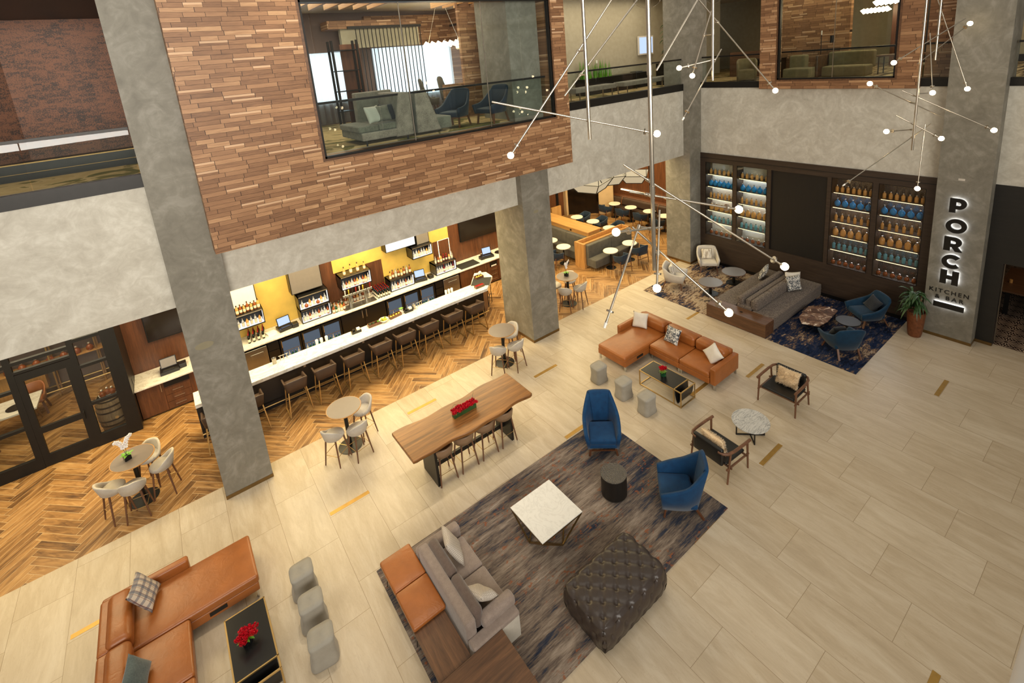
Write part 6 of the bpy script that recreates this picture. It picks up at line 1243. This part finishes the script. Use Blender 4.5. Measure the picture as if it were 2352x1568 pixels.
# gallery
def bench(l, x0, x1, y):
    t = thing('gallery_bench', l, 'bench', (x0, y, Z2), 0, 'upholstered gallery benches'); w = x1-x0; MB().rb((0, 0, .3), (w, .55, .46), .03).build('seat', M['booth2'], t, sharp=0)
    for x in (.2, w-.2): MB().bar((x, .05, 0), (x, .05, .31), .03).bar((x, .5, 0), (x, .5, .31), .03).bar((x, .05, .02), (x, .5, .02), .03).build('leg', M['nickel'], t)
bench('grey upholstered bench nearer the timber box behind the glass rail', 11.7, 13.7, 12.4); bench('grey upholstered bench nearer the corner column behind the glass rail', 14.0, 17.0, 12.3)
t = thing('snake_plant', 'row of upright green snake plants in a dark planter on the upper floor', 'plant', (13.8, 14.1, Z2)); bx((-.3, -.25, 0), (3.6, .25, .62)).build('planter', M['bronze'], t); m = MB(); q = random.Random(9)
for i in range(70): x = q.uniform(-.2, 1.4); y = q.uniform(-.15, .15); h = q.uniform(.4, .8); a = q.uniform(-.1, .1); w = .03; m.add([(x-w, y, .6), (x+w, y, .6), (x+w*.8+a*.5, y+.02, .6+h*.6), (x-w*.8+a*.5, y, .6+h*.6), (x+a, y, .6+h)], [(0, 1, 2, 3), (3, 2, 4)])
m.build('foliage', M['leaf2'], t, sharp=0)
t = thing('tall_plant', 'tall dark leafy plant in a dark pot beside the screen on the upper floor', 'plant', (18.0, 13.4, Z2)); bx((-.35, -.35, 0), (.35, .35, .9)).build('pot', M['bronze'], t); MB().tube([(0, 0, .8), (.05, 0, 1.6), (0, .05, 2.5)], .03, 6).build('stem', M['barrel'], t); m = MB()
for i in range(90): leaf(m, (q.uniform(-.06, .06), q.uniform(-.06, .06), q.uniform(1.1, 2.5)), q.uniform(0, 6.3), q.uniform(.3, .5), .04, .3, .15)
m.build('foliage', M['leaf'], t, sharp=0)
t = thing('wall_screen', 'lit blue screen on the beige wall behind the tall plant', 'screen', (17.6, 14.6, 8.15)); bx((0, 0, 0), (1.0, .06, .8)).build('casing', M['whitewall'], t); bx((.06, -.004, .06), (.94, .0, .74)).build('display', M['pos'], t)
small('side_table', 'small black side table by the planter on the upper floor', 'side table', MB().lathe([(.01, .68), (.25, .68), (.25, .7), (.01, .7)], 24).rod((0, 0, 0), (0, 0, .68), .015), 'black', (16.2, 13.6, Z2)); tag(bx((15.05, 14.69, 8.0), (15.13, 14.7, 8.12)).build('wall_switch', M['ceramic']), 'white light switch on the beige upper wall', 'switch')
P_tb = Proto(arm_chair('tub_chair', 'olive', sym([(.34, -.34, .02, .36, -.36, .7), (.35, 0, .02, .37, 0, .78), (.3, .26, .02, .32, .28, .84), (.14, .36, .02, .15, .38, .85)]), ((-.3, -.34, .05), (.3, .3, .44)), [], .08)); o = P_tb.at((19.0, 10.5, Z2), -60, 'olive checked tub chair behind the short glass rail', None); o['category'] = 'armchair'
t = thing('gallery_desk', 'dark writing desk behind the olive tub chair', 'desk', (20.2, 10.2, Z2)); bx((-.3, -.5, .72), (.3, .8, .76)).build('desk_top', M['bronze'], t); bx((-.28, -.48, 0), (.28, -.4, .72)).build('leg', M['bronze'], t); bx((-.28, .7, 0), (.28, .78, .72)).build('leg', M['bronze'], t); bx((-.1, -.4, .5), (.25, .7, .72)).build('drawer', M['bronze'], t)
t = thing('gallery_console', 'low brown console against the far wall of the gallery', 'console', (21.2, 10.3, Z2)); bx((0, 0, 0), (.5, 2.2, 1.05)).build('body', M['walnut'], t)
t = thing('corner_sofa', 'olive grey corner sofa inside the gallery window', 'sofa', (19.0, 7.6, Z2))
def ob(n, a, b, m='olive'): MB().rb(a, b, .06, .01).build(n, M[m], t, sharp=0)
ob('seat', (-.3, .5, .05), (.5, 1.4, .42)); ob('backrest', (.4, .95, .3), (.75, 1.5, .85)); ob('seat', (.3, -1.0, .05), (1.0, .35, .42)); ob('backrest', (.95, -1.0, .3), (1.25, .4, .88)); ob('side_panel', (.2, .42, .05), (1.2, .52, .82), 'walnut')
t = thing('gallery_ottoman', 'olive grey ottoman at the right of the gallery window', 'ottoman', (19.2, 4.9, Z2)); MB().rb((-.4, -.5, 0), (.4, .5, .42), .06, .02).build('seat', M['olive'], t, sharp=0)
t = thing('slim_table', 'long slim dark table with metal legs in the gallery window', 'table', (21.0, 5.9, Z2)); bx((-.3, -1.0, .6), (.3, .9, .65)).build('table_top', M['walnut'], t)
for y in (-.9, -.4, .3, .8): MB().bar((-.25, y, 0), (-.25, y, .6), .03).bar((.25, y, 0), (.25, y, .6), .03).bar((-.25, y, .58), (.25, y, .58), .03).build('leg', M['black'], t)
t = thing('floor_lamp', 'thin black candle-like floor lamp in the gallery window', 'lamp', (20.3, 8.4, Z2)); MB().lathe([(.01, 0), (.14, 0), (.14, .02), (.01, .02)], 20).build('base', M['black'], t); MB().rod((0, 0, .02), (0, 0, 1.55), .012).build('pole', M['black'], t); MB().rod((0, 0, 1.5), (0, 0, 1.65), .02).build('candle', M['ceramic'], t); MB().rod((.0, -.35, 1.2), (.0, -.35, 1.45), .06).rod((0, 0, 1.25), (0, -.35, 1.25), .01).build('shade', M['black'], t)
# ================================================================== CHANDELIERS: vertical poles with clamped arms and bare bulbs
POLES = {'A': ((4.281, 3.417, 6.006), 'satin metal pole chandelier in the middle foreground, with bulb arms down to the sofa'), 'B': ((4.628, 4.697, 7.367), 'satin metal pole chandelier left of the middle one, one bulb before the timber wall'),
         'C': ((8.301, 5.222, 7.795), 'satin metal pole chandelier behind the middle one, before the corner of the balcony'), 'D': ((13.594, 3.612, 5.713), 'long thin pole chandelier with many bulbs left of the sign column'), 'E': ((14.938, 3.7, 7.606), 'shorter thin pole chandelier nearest the top of the sign column')}
ARMS = [('B', (3.666, 5.499, 7.965), (5.339, 4.165, 7.366), 'L'), ('B', (5.234, 4.712, 9.192), (3.777, 5.341, 7.24), 'L'), ('B', (5.619, 4.576, 9.189), (4.434, 4.924, 7.962), 'N'), ('A', (5.29, 3.506, 8.983), (4.742, 3.687, 8.222), 'N'), ('A', (4.19, 3.74, 7.224), (5.621, 2.598, 5.849), 'L'), ('A', (4.171, 3.655, 6.925), (5.321, 3.004, 6.549), 'L'),
        ('A', (4.454, 3.43, 6.472), (3.872, 3.6, 6.539), 'L'), ('A', (4.489, 3.489, 6.66), (4.158, 3.29, 5.866), 'L'), ('A', (4.227, 3.58, 6.506), (3.528, 3.497, 5.583), 'U'), ('A', (4.162, 3.62, 6.515), (4.814, 2.816, 5.488), 'L'), ('C', (8.462, 5.626, 9.261), (8.769, 4.324, 7.564), 'L'), ('C', (8.517, 5.389, 9.018), (7.964, 5.413, 7.915), 'L'),
        ('C', (8.384, 5.215, 8.166), (7.956, 5.68, 8.063), 'L'), ('C', (8.547, 5.205, 8.331), (7.546, 5.317, 7.201), 'U'), ('D', (14.978, 3.248, 8.49), (13.716, 4.134, 7.657), 'L'), ('E', (14.511, 3.915, 7.558), (15.802, 3.337, 8.363), 'L'), ('D', (13.751, 3.943, 7.029), (14.583, 2.476, 6.087), 'L'), ('D', (14.215, 3.3, 6.397), (13.15, 4.382, 7.249), 'L'),
        ('D', (13.541, 3.955, 6.494), (13.948, 3.204, 5.954), 'L'), ('D', (13.715, 3.626, 6.169), (13.089, 3.974, 6.195), 'L'), ('D', (14.068, 3.444, 6.254), (11.983, 4.345, 5.148), 'U'), ('D', (13.899, 3.502, 6.266), (13.696, 3.474, 4.817), 'L'), ('E', (15.242, 3.863, 9.02), (15.295, 3.141, 6.902), 'L'), ('D', (14.467, 3.726, 8.236), (13.803, 3.405, 6.975), 'L')]
for k, (p, l) in POLES.items():
    t = thing('pole_chandelier', l, 'chandelier', p); P = Vector(p); big = k in 'ABC'
    MB().rod((0, 0, 0), (0, 0, 13.5-p[2]), .024, None, 14).build('pole', M['nickel'], t); r = .0125 if big else .011
    for z in ((.9, 2.2) if k == 'A' else (1.75,) if k == 'B' else (.8,)): MB().rod((0, 0, z), (0, 0, z+.1), .029, None, 14).build('collar', M['nickel'], t)
    for kk, a, b, ty in ARMS:
        if kk != k: continue
        a, b = Vector(a)-P, Vector(b)-P; d = (b-a).normalized(); L = (b-a).length
        arm = MB().rod(a, b-d*(.05 if ty != 'N' else 0), r, None, 10).build('arm', M['nickel'], t)
        # clamp where the arm passes closest to the pole
        u = d; w = a-Vector((0, 0, a.z)); den = 1-u.z*u.z; s = max(0., min(L, -(u.x*a.x+u.y*a.y)/max(1e-6, u.x*u.x+u.y*u.y))); c = a+d*s
        if c.xy.length < .4 and c.z > 0: MB().rod((0, 0, c.z), c, .011, None, 8).rod(c-d*.025, c+d*.025, r*1.7, None, 10).build('clamp', M['nickel'], arm)
        if ty != 'N':
            e = b-d*(.16 if big else .15); MB().rod(e-d*.01, e+d*.01, .042, None, 18).build('disc', M['nickel'], arm); MB().rod(b-d*.06, b-d*.02, .016, None, 10).build('socket', M['nickel'], arm)
            if ty == 'L': MB().ball(b, .046 if big else .055, 14).build('bulb', M['bulb'], arm)
            else: MB().rod(b-d*.03, b+d*.03, .018, .014, 12).build('unlit_bulb', M['frost'], arm)
for c, r, l, pp in (((5.04, 4.026, 9.131), .196, 'clear glass globe cut off by the top edge, the larger one', 'A'), ((8.832, 5.536, 9.331), .177, 'clear glass globe cut off by the top edge, the smaller one', 'C')):
    t = thing('glass_globe', l, 'lamp', c); MB().ball((0, 0, 0), r, 32).build('globe', M['globe'], t, sharp=0); MB().rod((0, 0, .02), (0, 0, 13.5-c[2]), .008, None, 8).build('cable', M['nickel'], t); MB().ball((0, 0, 0), .02, 10).build('filament', M['bulb'], t)
